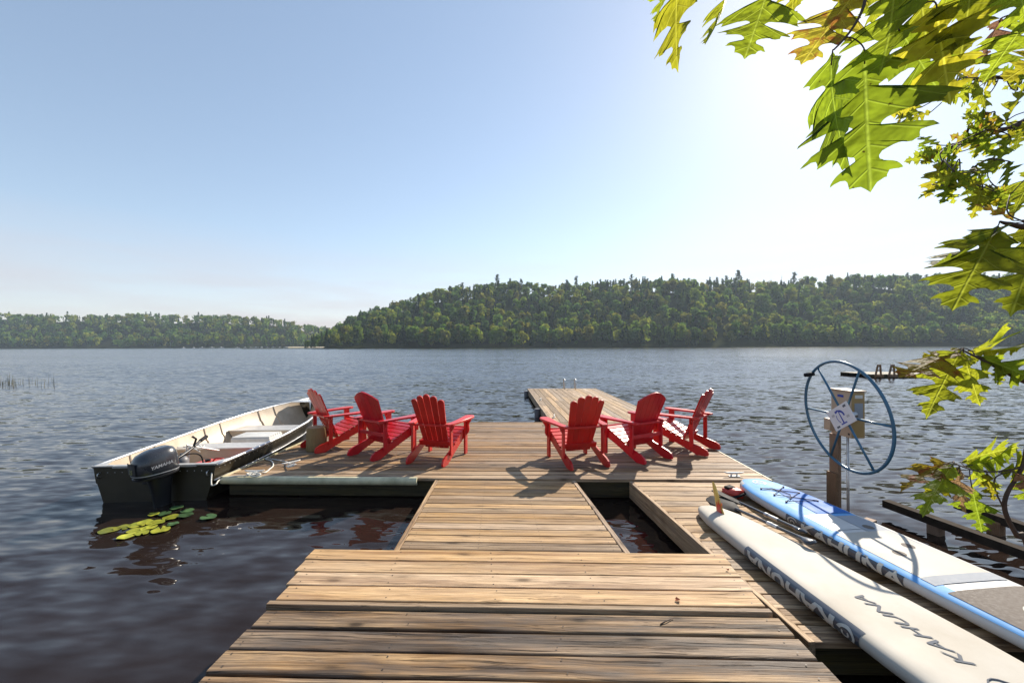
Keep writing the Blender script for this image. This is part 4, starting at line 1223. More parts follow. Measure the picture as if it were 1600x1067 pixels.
# red fuel tank on the floor
ft = empty('fuel_tank', in_boat((0.22, 0.72, 0.052)), R(-8)); tag(ft, 'red plastic fuel tank lying on the boat floor', 'fuel tank')
m = MB(); m.box((0, 0, 0.11), (0.5, 0.34, 0.22), bev=0.05); m.build('body', M['orange_red'], ft, smooth=True)
m = MB(); m.tube([(-0.1, 0, 0.215), (-0.1, 0, 0.245)], 0.035, 12); m.build('cap', M['black_rubber'], ft, smooth='auto')
m = MB(); m.tube(catmull([(-0.02, 0, 0.215), (0.02, 0, 0.26), (0.13, 0, 0.26), (0.18, 0, 0.215)], 4), 0.012, 7); m.build('handle', M['orange_red'], ft, smooth=True)
# grey fender behind the motor
fe = empty('boat_fender', in_boat((-0.06, 0.50, 0.055))); tag(fe, 'dark grey cylindrical fender standing inside the boat by the motor', 'fender')
m = MB(); m.tube([(0, 0, 0), (0, 0, 0.02), (0, 0, 0.30), (0, 0, 0.34), (0, 0, 0.36)], [0.06, 0.085, 0.085, 0.06, 0.02], 16); m.build('body', M['grey_rubber'], fe, smooth=True)
m = MB(); m.tube([(0, 0, 0.355), (0, 0, 0.39)], 0.018, 8); m.build('eye', M['grey_rubber'], fe, smooth='auto')
# white slatted cooler lid on the bench
wl = empty('seat_cushion', in_boat((0.08, 2.05, 0.0)), R(4)); tag(wl, 'white slatted plastic crate lid lying in the boat between the benches', 'crate')
m = MB(); m.box((0, 0, 0.20), (0.62, 0.44, 0.28), bev=0.012); m.build('crate', M['white_plastic'], wl, smooth='auto')
for q in range(6):
    m = MB(); m.box((0, -0.18 + q * 0.072, 0.352), (0.60, 0.05, 0.022), bev=0.006); m.build('slat', M['white_plastic'], wl, smooth='auto')
wl.name = 'plastic_crate'
rope([in_boat(p) for p in [(-0.62, 1.2, 0.36), (-0.5, 1.3, 0.34), (-0.42, 1.22, 0.345), (-0.35, 1.36, 0.35), (-0.28, 1.24, 0.345), (-0.42, 1.34, 0.36), (-0.55, 1.25, 0.36), (-0.38, 1.2, 0.34), (-0.3, 1.22, 0.28)]], 0.009, M['rope'], 'anchor_rope', 'tangled pale rope lying on the middle bench of the boat')
rope([in_boat((0.66, -0.02, 0.33)), in_boat((0.72, -0.12, 0.22)), in_boat((0.80, -0.16, 0.24)), W(xL - 0.02, yF - 0.06, Z_MAIN - 0.02), P(365, 744, Z_MAIN + 0.015), P(388, 743, Z_MAIN + 0.03)], 0.008, M['rope'], 'stern_line', 'rope slung from the boat stern to the dock cleat')

# ================================================================== PADDLE BOARDS
class Board:
    """a paddle board: s runs 0..1 from the far end to the near end, q is -1..1 across"""
    def __init__(self, far, near, wid, thick, z, roll=0.0, rocker=0.02, flip=1):
        self.a = Vector((far[0], far[1], z)); self.b = Vector((near[0], near[1], z)); self.w = wid; self.t = thick; self.rk = rocker; self.fl = flip
        self.d = (self.b - self.a).normalized(); self.n = Matrix.Rotation(roll, 3, self.d) @ Vector((0, 0, 1)); self.r = self.n.cross(self.d).normalized()  # across
        self.L = (self.b - self.a).length
    def half(self, s): return float(np.interp(s, [x for x, _ in self.w], [y for _, y in self.w]))
    def mid(self, s): return self.a + self.d * (s * self.L) + self.n * (self.fl * self.rk * (2 * s - 1) ** 2 * (1 if abs(2 * s - 1) > 0 else 0))
    def sec(self, s, n=28):
        h = self.half(s); th = self.t * (0.35 + 0.65 * min(1, h / 0.16)); c = self.mid(s); out = []
        for k in range(n):
            t = 2 * math.pi * k / n
            x = h * math.copysign(abs(math.cos(t)) ** 0.42, math.cos(t)); y = 0.5 * th * math.copysign(abs(math.sin(t)) ** 0.62, math.sin(t))
            out.append(c + self.r * x + self.n * y)
        return out
    def top(self, s, q, lift=0.0):
        h = self.half(s); th = self.t * (0.35 + 0.65 * min(1, h / 0.16))
        cs = min(1.0, abs(q)) ** (1 / 0.42); y = 0.5 * th * max(0.0, 1 - cs * cs) ** 0.31
        return self.mid(s) + self.r * (q * h) + self.n * (y + lift)
    def rail(self, s, ang, side, lift=0.0015):
        h = self.half(s); th = self.t * (0.35 + 0.65 * min(1, h / 0.16))
        x = (h + lift) * math.copysign(abs(math.cos(ang)) ** 0.42, math.cos(ang)); y = (0.5 * th + lift) * math.copysign(abs(math.sin(ang)) ** 0.62, math.sin(ang))
        return self.mid(s) + self.r * (side * x) + self.n * y
    def railz(self, s, v, side, lift=0.0015):            # v: height on the rail, -1 bottom .. 1 top
        v = max(-0.97, min(0.97, v)); return self.rail(s, math.copysign(math.asin(abs(v) ** (1 / 0.62)), v), side, lift)
    def shell(self):
        ss = sorted(set([0.0, 0.002, 0.006, 0.014, 0.03, 0.05] + list(np.linspace(0.08, 0.92, 26)) + [0.95, 0.97, 0.986, 0.995, 1.0]))
        rows = [self.sec(s) for s in ss]; m = MB(); m.grid(rows, closed=True); n = len(rows[0])
        m.add(rows[0], [tuple(range(n))]); m.add(rows[-1], [tuple(range(n))]); return m
    def patch(self, s0, s1, q0, q1, lift, ns=24, nq=8):
        f = lambda v, s: v(s) if callable(v) else v
        rows = [[self.top(s, f(q0, s) + (f(q1, s) - f(q0, s)) * k / nq, lift) for k in range(nq + 1)] for s in np.linspace(s0, s1, ns)]
        m = MB(); m.grid(rows); return m
    def railband(self, s0, s1, a0, a1, side, lift, ns=24, na=8):
        rows = [[self.rail(s, a0 + (a1 - a0) * k / na, side, lift) for k in range(na + 1)] for s in np.linspace(s0, s1, ns)]
        m = MB(); m.grid(rows); return m
ZB = Z_SIDE + 0.074
# -- white board, lying bottom up, fin at the far end
wb_w = [(0, 0.05), (0.004, 0.085), (0.03, 0.135), (0.08, 0.185), (0.14, 0.215), (0.22, 0.245), (0.32, 0.285), (0.42, 0.315), (0.55, 0.34), (0.66, 0.335), (0.78, 0.30), (0.88, 0.235), (0.95, 0.15), (0.985, 0.075), (1, 0.02)]
far = Vector((1.875, 4.0)); dirn = Vector((0.135, -1.0)).normalized()
wb_w = [(a_, b_ * 0.93) for a_, b_ in wb_w]
WBd = Board(far, far + dirn * 3.55, wb_w, 0.105, ZB, roll=R(0.0), rocker=-0.035)
wbT = empty('paddle_board', (WBd.a + WBd.b) / 2 - Vector((0, 0, 0.06))); tag(wbT, 'white paddle board lying upside down with its fin up', 'paddle board', 'paddle boards')
child(WBd.shell().build('hull', M['board_white'], smooth=True), wbT)
L_ = -1 if (WBd.rail(0.5, 0, 1).x > WBd.rail(0.5, 0, -1).x) else 1    # side facing the landing deck
child(WBd.railband(0.245, 0.515, -1.15, 0.80, L_, 0.0018).build('rail_panel', M['board_slate'], smooth=True), wbT)
def rail_text(B, txt, size, s_mid, ang, side, mat, parent, flip, squash=1.0):
    vs_, fs_ = text_mesh(txt, size, bold=0.004)
    m = MB(); dx = 1.0 / B.L
    m.add([B.railz(s_mid + flip * p.x * dx * squash, flip * p.y / (0.5 * B.t) + ang, side, 0.0042) for p in vs_], fs_)
    return child(m.build('lettering', mat), parent)
# as seen, the letters stand on their heads: read from the near end to the far end
rail_text(WBd, 'KAHUNA', 0.105, 0.365, -0.1, L_, M['print_white'], wbT, -1, 1.75)
def spiral(B, fn, parent, mat, name='emblem'):
    """a round wave emblem: ring that thickens into a hooked crest"""
    m = MB(); n = 30
    ro = [(math.cos(t), math.sin(t)) for t in np.linspace(0.5, 6.0, n)]
    m.grid([[fn(c * 1.0, s_ * 1.0) for c, s_ in ro], [fn(c * (0.86 - 0.26 * k / n), s_ * (0.86 - 0.26 * k / n)) for k, (c, s_) in enumerate(ro)]])
    ri = [(0.45 * math.cos(t) * (1 - 0.1 * t / 6), 0.45 * math.sin(t) * (1 - 0.1 * t / 6)) for t in np.linspace(-0.6, 4.0, 20)]
    m.grid([[fn(c, s_) for c, s_ in ri], [fn(c * 0.55, s_ * 0.55) for c, s_ in ri]])
    return child(m.build(name, mat), parent)
spiral(WBd, lambda x, y: WBd.railz(0.493 - x * 0.016, -0.1 - y * 0.72, L_, 0.0042), wbT, M['print_white'])
# big slanted lettering and leaf-shaped emblem on the upturned bottom
vs_, fs_ = text_mesh('KAHUNA', 0.115, shear=0.35, bold=0.001)
m = MB(); m.add([WBd.top(0.515 - (p.x * 1.15) / WBd.L, L_ * (0.02 - 0 - p.y * -0.9 / 0.33) * 1.0, 0.0030) for p in vs_], fs_)
child(m.build('lettering', M['print_grey']), wbT)
sp = [(0, 0), (0.05, 0.05), (0.15, 0.085), (0.28, 0.08), (0.4, 0.04), (0.46, 0), (0.4, -0.035), (0.25, -0.05), (0.1, -0.035)]
m = MB(); m.add([WBd.top(0.635 + x / WBd.L, L_ * (0.03 + y / 0.33), 0.0016) for x, y in sp], [tuple(range(len(sp)))]); child(m.build('emblem', M['print_grey']), wbT)
outl = [WBd.top(0.62 + (0.24 + 0.27 * math.cos(t)) / WBd.L, L_ * (0.05 + 0.115 * math.sin(t) / 0.33), 0.002) for t in np.linspace(0.6, 6.0, 26)]
m = MB(); m.tube(outl, 0.004, 5); child(m.build('emblem', M['print_grey']), wbT)
# fin, yellow with a red flame towards its root
fb = WBd.top(0.055, 0.0, -0.01)
fpts = [(0.0, 0.0), (0.115, 0.0), (0.07, 0.07), (0.03, 0.15), (-0.02, 0.235), (-0.05, 0.262), (-0.075, 0.255), (-0.068, 0.20), (-0.04, 0.12), (-0.015, 0.05)]
def fin3(p, off): return fb + WBd.d * p[0] + WBd.n * p[1] + WBd.r * off
m = MB(); n = len(fpts); cx = sum(p[0] for p in fpts) / n; cy = sum(p[1] for p in fpts) / n
m.add([fin3(p, 0.0) for p in fpts] + [fin3((p[0] * 0.6 + cx * 0.4, p[1] * 0.86 + 0.012), 0.006) for p in fpts] + [fin3((p[0] * 0.6 + cx * 0.4, p[1] * 0.86 + 0.012), -0.006) for p in fpts],
      [(i, (i + 1) % n, (i + 1) % n + n, i + n) for i in range(n)] + [(i, i + 2 * n, (i + 1) % n + 2 * n, (i + 1) % n) for i in range(n)] + [tuple(range(n, 2 * n)), tuple(range(3 * n - 1, 2 * n - 1, -1))])
fin = child(m.build('fin', M['fin_yellow'], smooth='auto'), wbT)
fl = [(0.0, 0.004), (0.10, 0.004), (0.072, 0.045), (0.06, 0.11), (0.045, 0.075), (0.02, 0.125), (0.012, 0.07), (-0.014, 0.10), (-0.008, 0.045)]
m = MB()
for off in (0.0085, -0.0085): m.add([fin3((p[0] * 0.8 + 0.008, p[1]), off) for p in fl], [tuple(range(len(fl)))])
child(m.build('fin_print', M['fin_red']), wbT)

# -- blue board, deck up, rounded nose at the far end
bb_w = [(0, 0.03), (0.003, 0.075), (0.012, 0.14), (0.03, 0.195), (0.06, 0.245), (0.11, 0.285), (0.18, 0.308), (0.30, 0.325), (0.45, 0.34), (0.6, 0.342), (0.75, 0.32), (0.87, 0.26), (0.95, 0.18), (0.985, 0.12), (1, 0.06)]
far = Vector((2.665, 4.62)); dirn = Vector((0.115, -1.0)).normalized()
bb_w = [(a_, b_ * 0.95) for a_, b_ in bb_w]
BBd = Board(far, far + dirn * 3.5, bb_w, 0.11, ZB + 0.003, roll=R(0.0), rocker=0.012)
bbT = empty('paddle_board', (BBd.a + BBd.b) / 2 - Vector((0, 0, 0.06))); tag(bbT, 'blue and white paddle board lying deck up, nearest the winch post', 'paddle board', 'paddle boards')
child(BBd.shell().build('hull', M['board_clean'], smooth=True), bbT)
LB = -1 if (BBd.rail(0.5, 0, 1).x > BBd.rail(0.5, 0, -1).x) else 1
child(BBd.patch(0.012, 0.30, -0.80, 0.80, 0.0012).build('deck_panel', M['board_blue'], smooth=True), bbT)
child(BBd.patch(0.11, 0.285, lambda s: LB * (0.05 + 1.2 * (s - 0.11)), lambda s: LB * -0.80, 0.005).build('deck_panel', M['board_deepblue'], smooth=True), bbT)
child(BBd.patch(0.285, 0.37, lambda s: LB * 0.72, lambda s: LB * (-0.1), 0.003).build('deck_panel', M['board_clean'], smooth=True), bbT)
child(BBd.patch(0.30, 0.45, lambda s: LB * -0.12, lambda s: LB * -0.78, 0.003).build('deck_pad', M['pad_grey'], smooth=True), bbT)
child(BBd.patch(0.385, 0.56, -0.8, 0.8, 0.0036).build('deck_pad', M['board_white'], smooth=True), bbT)
child(BBd.patch(0.56, 0.585, -0.82, 0.82, 0.004).build('deck_pad', M['pad_grey'], smooth=True), bbT)
child(BBd.patch(0.605, 0.94, -0.84, 0.84, 0.004).build('deck_pad', M['pad_brown'], smooth=True), bbT)
spiral(BBd, lambda x, y: BBd.top(0.70 + x * 0.045, LB * (-0.05 + y * 0.40), 0.0062), bbT, M['print_white'])
spiral(BBd, lambda x, y: BBd.top(0.05 + x * 0.02, LB * (0.05 + y * 0.3), 0.003), bbT, M['print_white'])
child(BBd.railband(0.05, 0.9, 0.42, 1.2, LB, 0.0014, 40).build('rail_stripe', M['board_blue'], smooth=True), bbT)
child(BBd.railband(0.255, 0.545, -0.9, 0.42, LB, 0.0018).build('rail_panel', M['board_slate'], smooth=True), bbT)
rail_text(BBd, 'KAHUNA', 0.115, 0.425, -0.2, LB, M['print_white'], bbT, 1, 1.75)
spiral(BBd, lambda x, y: BBd.railz(0.278 + x * 0.017, -0.2 + y * 0.7, LB, 0.0042), bbT, M['print_white'])
# carry handle slots and crossed bungee cord
for s_, q_ in ((0.365, -0.35), (0.455, -0.3), (0.48, 0.25)):
    m = MB(); m.add([BBd.top(s_ + 0.012 * math.cos(t), LB * (q_ + 0.12 * math.sin(t)), 0.005) for t in [k * 0.524 for k in range(12)]], [tuple(range(12))]); child(m.build('vent_plug', M['pad_brown']), bbT)
pts = [BBd.top(s_, LB * q_, 0.012) for s_, q_ in [(0.10, -0.5), (0.155, 0.45), (0.21, -0.55), (0.205, 0.5), (0.15, -0.55), (0.105, 0.5), (0.11, 0.1), (0.16, -0.1), (0.19, 0.2)]]
m = MB(); m.tube(pts, 0.004, 6); child(m.build('bungee_cord', M['rope_black']), bbT)
m = MB()
for s_, q_ in [(0.10, -0.5), (0.155, 0.45), (0.21, -0.55), (0.205, 0.5), (0.15, -0.55), (0.105, 0.5)]:
    c = BBd.top(s_, LB * q_, 0.004); m.tube([c - BBd.n * 0.006, c + BBd.n * 0.012], 0.009, 7)
child(m.build('bungee_anchors', M['rope_black']), bbT)

# ---- two paddles lying between the boards
def paddle(p_blade, p_grip, label, roll=0.0):
    d = (p_grip - p_blade); Ln = d.length; d.normalize()
    root = empty('paddle', p_blade); tag(root, label, 'paddle', 'paddles between the boards')
    n = Vector((0, 0, 1)); n = (n - d * n.dot(d)).normalized(); n = Matrix.Rotation(roll, 3, d) @ n; r = n.cross(d)
    o0 = [(0.0, 0.05), (0.03, 0.085), (0.10, 0.105), (0.2, 0.10), (0.3, 0.07), (0.38, 0.03), (0.42, 0.016)]
    rows = [[d * y + r * (w * k) + n * (0.012 * (1 - abs(k)) + 0.02 * (1 - y / 0.42)) * 1.0 for k in (-1, -0.5, 0, 0.5, 1)] for y, w in o0]
    m = MB(); m.grid(rows); rows2 = [[p - n * 0.010 for p in r_] for r_ in rows]; m.grid(rows2)
    m.grid([[r_[0] for r_ in rows], [r_[0] for r_ in rows2]]); m.grid([[r_[-1] for r_ in rows], [r_[-1] for r_ in rows2]])
    m.build('blade', M['black_rubber'], root, smooth=True)
    m = MB(); m.tube([d * 0.36 + n * 0.008, d * (Ln - 0.09) + n * 0.008], 0.0135, 10); m.build('shaft', M['cowl'], root, smooth='auto')
    m = MB(); m.tube([d * 0.75 + n * 0.008, d * 0.86 + n * 0.008], 0.0165, 10); m.tube([d * (Ln - 0.42) + n * 0.008, d * (Ln - 0.38) + n * 0.008], 0.0185, 10); m.build('clamp', M['steel'], root, smooth='auto')
    rows = [[d * y + r * (w * math.cos(t)) + n * (0.008 + h * math.sin(t)) for t in [q * 0.524 for q in range(12)]] for y, w, h in ((Ln - 0.13, 0.015, 0.015), (Ln - 0.09, 0.02, 0.016), (Ln - 0.05, 0.04, 0.018), (Ln - 0.02, 0.05, 0.018), (Ln, 0.04, 0.014), (Ln + 0.006, 0.015, 0.006))]
    loft(rows).build('grip', M['cowl'], root, smooth=True)
    return root
paddle(P(1112, 779, Z_SIDE + 0.05), P(1270, 850, 0.372), 'black paddle lying on the edge of the white board with its grip nearest', 0.1)
paddle(P(1120, 770, Z_SIDE + 0.05), P(1255, 832, 0.357), 'black paddle half hidden between the two paddle boards', -0.3)
# red and black float bag lying at the blades
lj = empty('float_bag', P(1146, 778, Z_SIDE + 0.001)); tag(lj, 'small crumpled red and black float bag by the fin of the white board', 'bag')
bm = bmesh.new(); bmesh.ops.create_icosphere(bm, subdivisions=3, radius=1.0)
for v in bm.verts:
    c = v.co; k = 1 + 0.18 * math.sin(5 * c.x + 2) * math.cos(6 * c.y) + 0.1 * math.sin(11 * c.z + 4 * c.x)
    v.co = Vector((c.x * 0.11 * k, c.y * 0.075 * k, max(0.0, 0.055 + c.z * 0.06 * k)))
me = bpy.data.meshes.new('pouch'); bm.to_mesh(me); bm.free(); me.materials.append(M['orange_red'])
for p in me.polygons: p.use_smooth = True
o = bpy.data.objects.new('pouch', me); C.objects.link(o); o.parent = lj
m = MB(); m.tube(catmull([(-0.1, -0.06, 0.02), (0.0, -0.09, 0.05), (0.1, -0.05, 0.07), (0.14, 0.03, 0.05), (0.08, 0.09, 0.03)], 5), 0.014, 7); m.build('strap', M['black_rubber'], lj, smooth=True)
m = MB(); m.box((-0.03, 0.02, 0.108), (0.09, 0.07, 0.03), Matrix.Rotation(0.4, 3, 'Z'), bev=0.01); m.build('flap', M['black_rubber'], lj, smooth='auto')

# ================================================================== BOAT-LIFT WINCH POST AND WHEEL
yW = 4.27
hub = Q(1319, 650, yW)
wt = empty('boat_lift_winch', (hub.x, hub.y, 0)); tag(wt, 'winch post with beige gear box and large blue hand wheel beside the boards', 'winch')
beta = R(-92); lean = R(-8)
hx = Vector((math.cos(beta), math.sin(beta), 0)); nrm = Vector((math.sin(beta), -math.cos(beta), 0))
vz = (Vector((0, 0, 1)) * math.cos(lean) - nrm * math.sin(lean)).normalized(); wn_ = hx.cross(vz)
Rw = 0.575
def wp(a, r, off=0.0): return hub + hx * (r * math.cos(a)) + vz * (r * math.sin(a)) + wn_ * off
m = MB(); m.tube([wp(2 * math.pi * k / 64, Rw) for k in range(65)], 0.015, 8, cap=False); child(m.build('wheel_rim', M['wheel_blue'], smooth=True), wt)
for k in range(6):
    a = k * math.pi / 3
    m = MB(); m.tube([wp(a, 0.04), wp(a, Rw - 0.012)], 0.0115, 8); child(m.build('wheel_spoke', M['wheel_blue'], smooth=True), wt)
kp = wp(R(131), Rw - 0.02)
m = MB(); m.tube([kp, kp + wn_ * 0.04, kp + wn_ * 0.10], [0.02, 0.024, 0.022], 10); child(m.build('wheel_knob', M['black_rubber'], smooth=True), wt)
# post and gear box, squared to the docks
XB = 3.60
def bxx(x0, x1, y0, y1, z0, z1, mat, name, bev=0.004):
    m = MB(); m.box(((x0 + x1) / 2, (y0 + y1) / 2, (z0 + z1) / 2), (x1 - x0, y1 - y0, z1 - z0), bev=bev)
    return child(m.build(name, mat, smooth='auto'), wt)
bxx(XB, XB + 0.042, 4.535, 4.655, -0.5, 0.857, M['post'], 'post')
bxx(XB - 0.030, XB - 0.001, 4.515, 4.66, -0.5, 0.43, M['post'], 'post_brace')
bxx(XB, XB + 0.145, 4.35, 4.625, 0.86, 1.352, M['box_beige'], 'gear_box', 0.007)
bxx(XB - 0.012, XB + 0.155, 4.338, 4.635, 1.353, 1.368, M['box_beige'], 'box_lid', 0.003)
bxx(XB + 0.006, XB + 0.139, 4.345, 4.3495, 0.87, 1.345, M['box_tan'], 'side_plate', 0.001)
bxx(XB + 0.03, XB + 0.118, 4.341, 4.3448, 1.07, 1.235, M['pad_grey'], 'notice_label', 0.0005)
bxx(XB + 0.035, XB + 0.115, 4.341, 4.3448, 1.285, 1.32, M['white_plastic'], 'notice_label', 0.0005)
bxx(XB - 0.055, XB - 0.001, 4.57, 4.66, 0.90, 1.03, M['box_beige'], 'side_bracket')
bxx(XB - 0.004, XB - 0.0005, 4.45, 4.53, 1.285, 1.31, M['sign_blue'], 'box_print', 0.0003)
m = MB(); m.tube([(XB - 0.004, 4.38, 0.90), (XB + 0.001, 4.38, 0.90)], 0.012, 10); child(m.build('bolt', M['nail'], smooth='auto'), wt)
m = MB(); m.tube([hub, hub - wn_ * 0.12], 0.03, 12); child(m.build('axle', M['steel'], smooth='auto'), wt)
for x_, y_ in ((XB + 0.07, 4.47), (XB + 0.085, 4.51)):
    m = MB(); m.tube([(x_, y_, 0.87), (x_, y_, -0.4)], 0.006, 6); child(m.build('cable', M['steel'], smooth=True), wt)
# instruction plate on the hub, tilted, with its blue print
ta = R(30)
def pl(x, y, off): return hub + (hx * math.cos(ta) + vz * math.sin(ta)) * x + (-hx * math.sin(ta) + vz * math.cos(ta)) * y + wn_ * off
m = MB(); m.add([pl(x, y, o_) for o_ in (0.028, 0.033) for x, y in ((-0.175, -0.105), (0.175, -0.105), (0.175, 0.105), (-0.175, 0.105))], [(3, 2, 1, 0), (4, 5, 6, 7), (0, 1, 5, 4), (1, 2, 6, 5), (2, 3, 7, 6), (3, 0, 4, 7)]); child(m.build('instruction_plate', M['sign_white']), wt)
def arcband(cx, cy, r0, r1, a0, a1, n=10): 
    return [[pl(cx + r_ * math.cos(t), cy + r_ * math.sin(t), 0.0345) for t in np.linspace(a0, a1, n)] for r_ in (r0, r1)]
m = MB()
m.grid(arcband(0, 0, 0.045, 0.068, R(-5) , R(95))); m.grid(arcband(0, 0, 0.06, 0.068, R(150), R(235)))
m.add([pl(x, y, 0.0346) for x, y in ((-0.010, -0.07), (0.010, -0.07), (0.006, 0.045), (-0.006, 0.045))], [(0, 1, 2, 3)])
m.add([pl(x, y, 0.0347) for x, y in ((-0.045, -0.078), (0.05, -0.078), (0.05, -0.066), (-0.045, -0.066))], [(0, 1, 2, 3)])
m.add([pl(x, y, 0.0347) for x, y in ((-0.05, 0.045), (0.0, 0.06), (0.0, 0.075), (-0.06, 0.07))], [(0, 1, 2, 3)])
child(m.build('plate_print', M['sign_blue']), wt)
m = MB()
for cx_, cy_, w_, h_ in ((0.118, 0.075, 0.045, 0.022), (-0.105, -0.08, 0.05, 0.02)):
    m.add([pl(cx_ + a * w_ / 2, cy_ + b * h_ / 2, 0.0346) for a, b in ((-1, -1), (1, -1), (1, 1), (-1, 1))], [(0, 1, 2, 3)])
for cx_, cy_ in ((-0.1, 0.05), (0.1, -0.02)):
    for q in range(3): m.add([pl(cx_ + a * 0.022, cy_ - q * 0.008 + b * 0.0015, 0.0346) for a, b in ((-1, -1), (1, -1), (1, 1), (-1, 1))], [(0, 1, 2, 3)])
child(m.build('plate_print', M['print_grey']), wt)

# ---- boat-lift cradle beams low over the water
lift = empty('boat_lift_cradle', (4.5, 4.0, 0)); tag(lift, 'dark half-sunken boat lift cradle with two long beams at the right', 'boat lift')
def beam(a, b, w, h, mat, name, parent):
    a = Vector(a); b = Vector(b); d = (b - a).normalized(); r = d.cross(Vector((0, 0, 1))).normalized(); u = r.cross(d)
    m = MB(); vs = [p + r * (w / 2 * i) + u * (h / 2 * j) for p in (a, b) for i, j in ((-1, -1), (1, -1), (1, 1), (-1, 1))]
    m.add(vs, [(3, 2, 1, 0), (4, 5, 6, 7), (0, 1, 5, 4), (1, 2, 6, 5), (2, 3, 7, 6), (3, 0, 4, 7)])
    return child(m.build(name, mat), parent)
A0, A1 = P(1384, 786, 0.13), P(1604, 866, 0.13); B0, B1 = P(1496, 788, 0.15), P(1640, 838, 0.15)
ext = (A1 - A0) * 0.5
beam(A0, A1 + ext, 0.09, 0.075, M['dark_beam'], 'bunk_beam', lift)
beam(B0, B1 + (B1 - B0) * 1.0, 0.09, 0.075, M['dark_beam'], 'bunk_beam', lift)
for p in (P(1462, 826, 0.05), P(1556, 826, 0.05)):
    m = MB(); m.box(Vector((p.x, p.y, 0.0)), (0.10, 0.10, 0.26), Matrix.Rotation(0.3, 3, 'Z'), bev=0.012); child(m.build('bunk_bracket', M['post']), lift)
pst = P(1359, 816, 0.08)
m = MB(); m.box(Vector((pst.x, pst.y, -0.05)), (0.085, 0.085, 0.32), Matrix.Rotation(0.5, 3, 'Z'), bev=0.004)
tag(m.build('mooring_stub', M['post']), 'short sawn-off wooden stub in the water beside the blue paddle board', 'post')

# ---- swimming raft far out on the right
rc = P(1380, 588, 0.0) + Vector((0.55, 0, 0))
raft = empty('swim_raft', rc); tag(raft, 'low wooden swimming raft floating out on the lake at right', 'raft')
for i in range(12):
    plank('plank', rc + Vector((-2.2, -0.95 + i * 0.17, 0.20)), rc + Vector((2.2, -0.95 + i * 0.17, 0.20)), 0.145, 0.035, M['fascia'], raft)
for y_ in (-0.98, 0.98):
    plank('side_beam', rc + Vector((-2.2, y_ * 1.03, 0.17)), rc + Vector((2.2, y_ * 1.03, 0.17)), 0.05, 0.2, M['fascia'], raft)
for x_ in (-1.7, 0, 1.7):
    m = MB(); m.tube([(x_, -0.9, 0.02), (x_, 0.9, 0.02)], 0.12, 12); m.build('float_drum', M['black_rubber'], raft, smooth='auto')
for x_ in (-1.8, -1.05):
    m = MB()
    for s in (-1, 1): m.prism([(x_ + s * 0.17 - 0.035, 0.0), (x_ + s * 0.17 + 0.035, 0.0), (x_ + s * 0.06 + 0.03 + 0.06, 0.74), (x_ + s * 0.06 - 0.03 + 0.06, 0.74)], 'y', -1.10, -1.03)
    for z_ in (0.18, 0.42, 0.66): m.box((x_ + 0.04 * z_, -1.065, z_), (0.27 - 0.2 * z_, 0.05, 0.06))
    m.box((x_, -1.12, 0.12), (0.42, 0.16, 0.14))
    m.build('ladder_frame', M['post'], raft)

# ---- lily pads by the boat stern
def pad_mesh(rad, notch, seed, mat):
    rs = random.Random(seed); n = 26; a0 = notch
    rim = []
    for k in range(n + 1):
        t = a0 + (2 * math.pi - 2 * a0) * k / n
        r_ = rad * (1 + 0.04 * math.sin(3 * t + seed) + rs.uniform(-0.012, 0.012))
        rim.append((r_ * math.cos(t) * 1.12, r_ * math.sin(t), 0.003 + 0.006 * (0.5 + 0.5 * math.sin(4 * t + seed))))
    c = (rad * 0.08, 0, 0.002)
    m = MB(); mid = [((p[0] + c[0]) / 2, (p[1] + c[1]) / 2, 0.004) for p in rim]
    m.add([c] + mid + rim, [(0, i + 1, i + 2) for i in range(n)] + [(i + 1, i + 2 + n, i + 3 + n, i + 2) for i in range(n)])
    lo = [(p[0], p[1], p[2] - 0.004) for p in rim]
    m.grid([rim, lo])
    return m
pads = [(170, 829, 30, 'y', 'leftmost yellow-green lily pad of the floating cluster'), (191, 825, 26, 'y', 'yellow-green lily pad second from the left of the cluster'), (214, 821, 27, 'y', 'long yellow lily pad at the upper left of the cluster'),
        (226, 817, 25, 'y', 'yellow lily pad tucked behind the long yellow one'), (213, 830, 28, 'y', 'yellow-green lily pad in the lower left middle of the cluster'), (233, 825, 24, 'y', 'small yellow lily pad in the middle of the cluster'),
        (198, 839, 26, 'y', 'yellow lily pad nearest the camera at the lower left'), (222, 834, 22, 'y', 'bright yellow lily pad at the lower edge of the cluster'), (251, 829, 30, 'y', 'large yellow-green lily pad at the lower right of the cluster'),
        (244, 818, 26, 'y', 'bright yellow lily pad in the upper middle of the cluster'), (240, 805, 17, 'y', 'small bright lily pad on the boat side of the cluster'), (257, 804, 20, 'g', 'green lily pad touching the small bright one by the boat'),
        (267, 810, 25, 'y', 'yellow lily pad with green neighbours on its right'), (276, 795, 20, 'g', 'green lily pad closest to the outboard motor'), (293, 800, 20, 'g', 'grey-green lily pad right of the outboard leg'),
        (290, 807, 24, 'g', 'broad dark green lily pad right of the yellow ones'), (270, 821, 17, 'g', 'small dark green lily pad below the broad green one'), (326, 810, 26, 'g', 'lone blue-green lily pad apart from the cluster near the dock')]
for i, (px, py, wpx, c, lab) in enumerate(pads):
    p = P(px, py, 0.0); rad = wpx / FPX * p.y * 0.40
    o = pad_mesh(rad, R(random.uniform(6, 15)), i, None).build('lily_pad', M['pad_y'] if c == 'y' else M['pad'], smooth=False, loc=(p.x, p.y, 0.003 + 0.0009 * i), rot=(random.uniform(-.01, .01), random.uniform(-.01, .01), random.uniform(0, 6.28)))
    tag(o, lab, 'lily pad', 'lily pads by the boat')
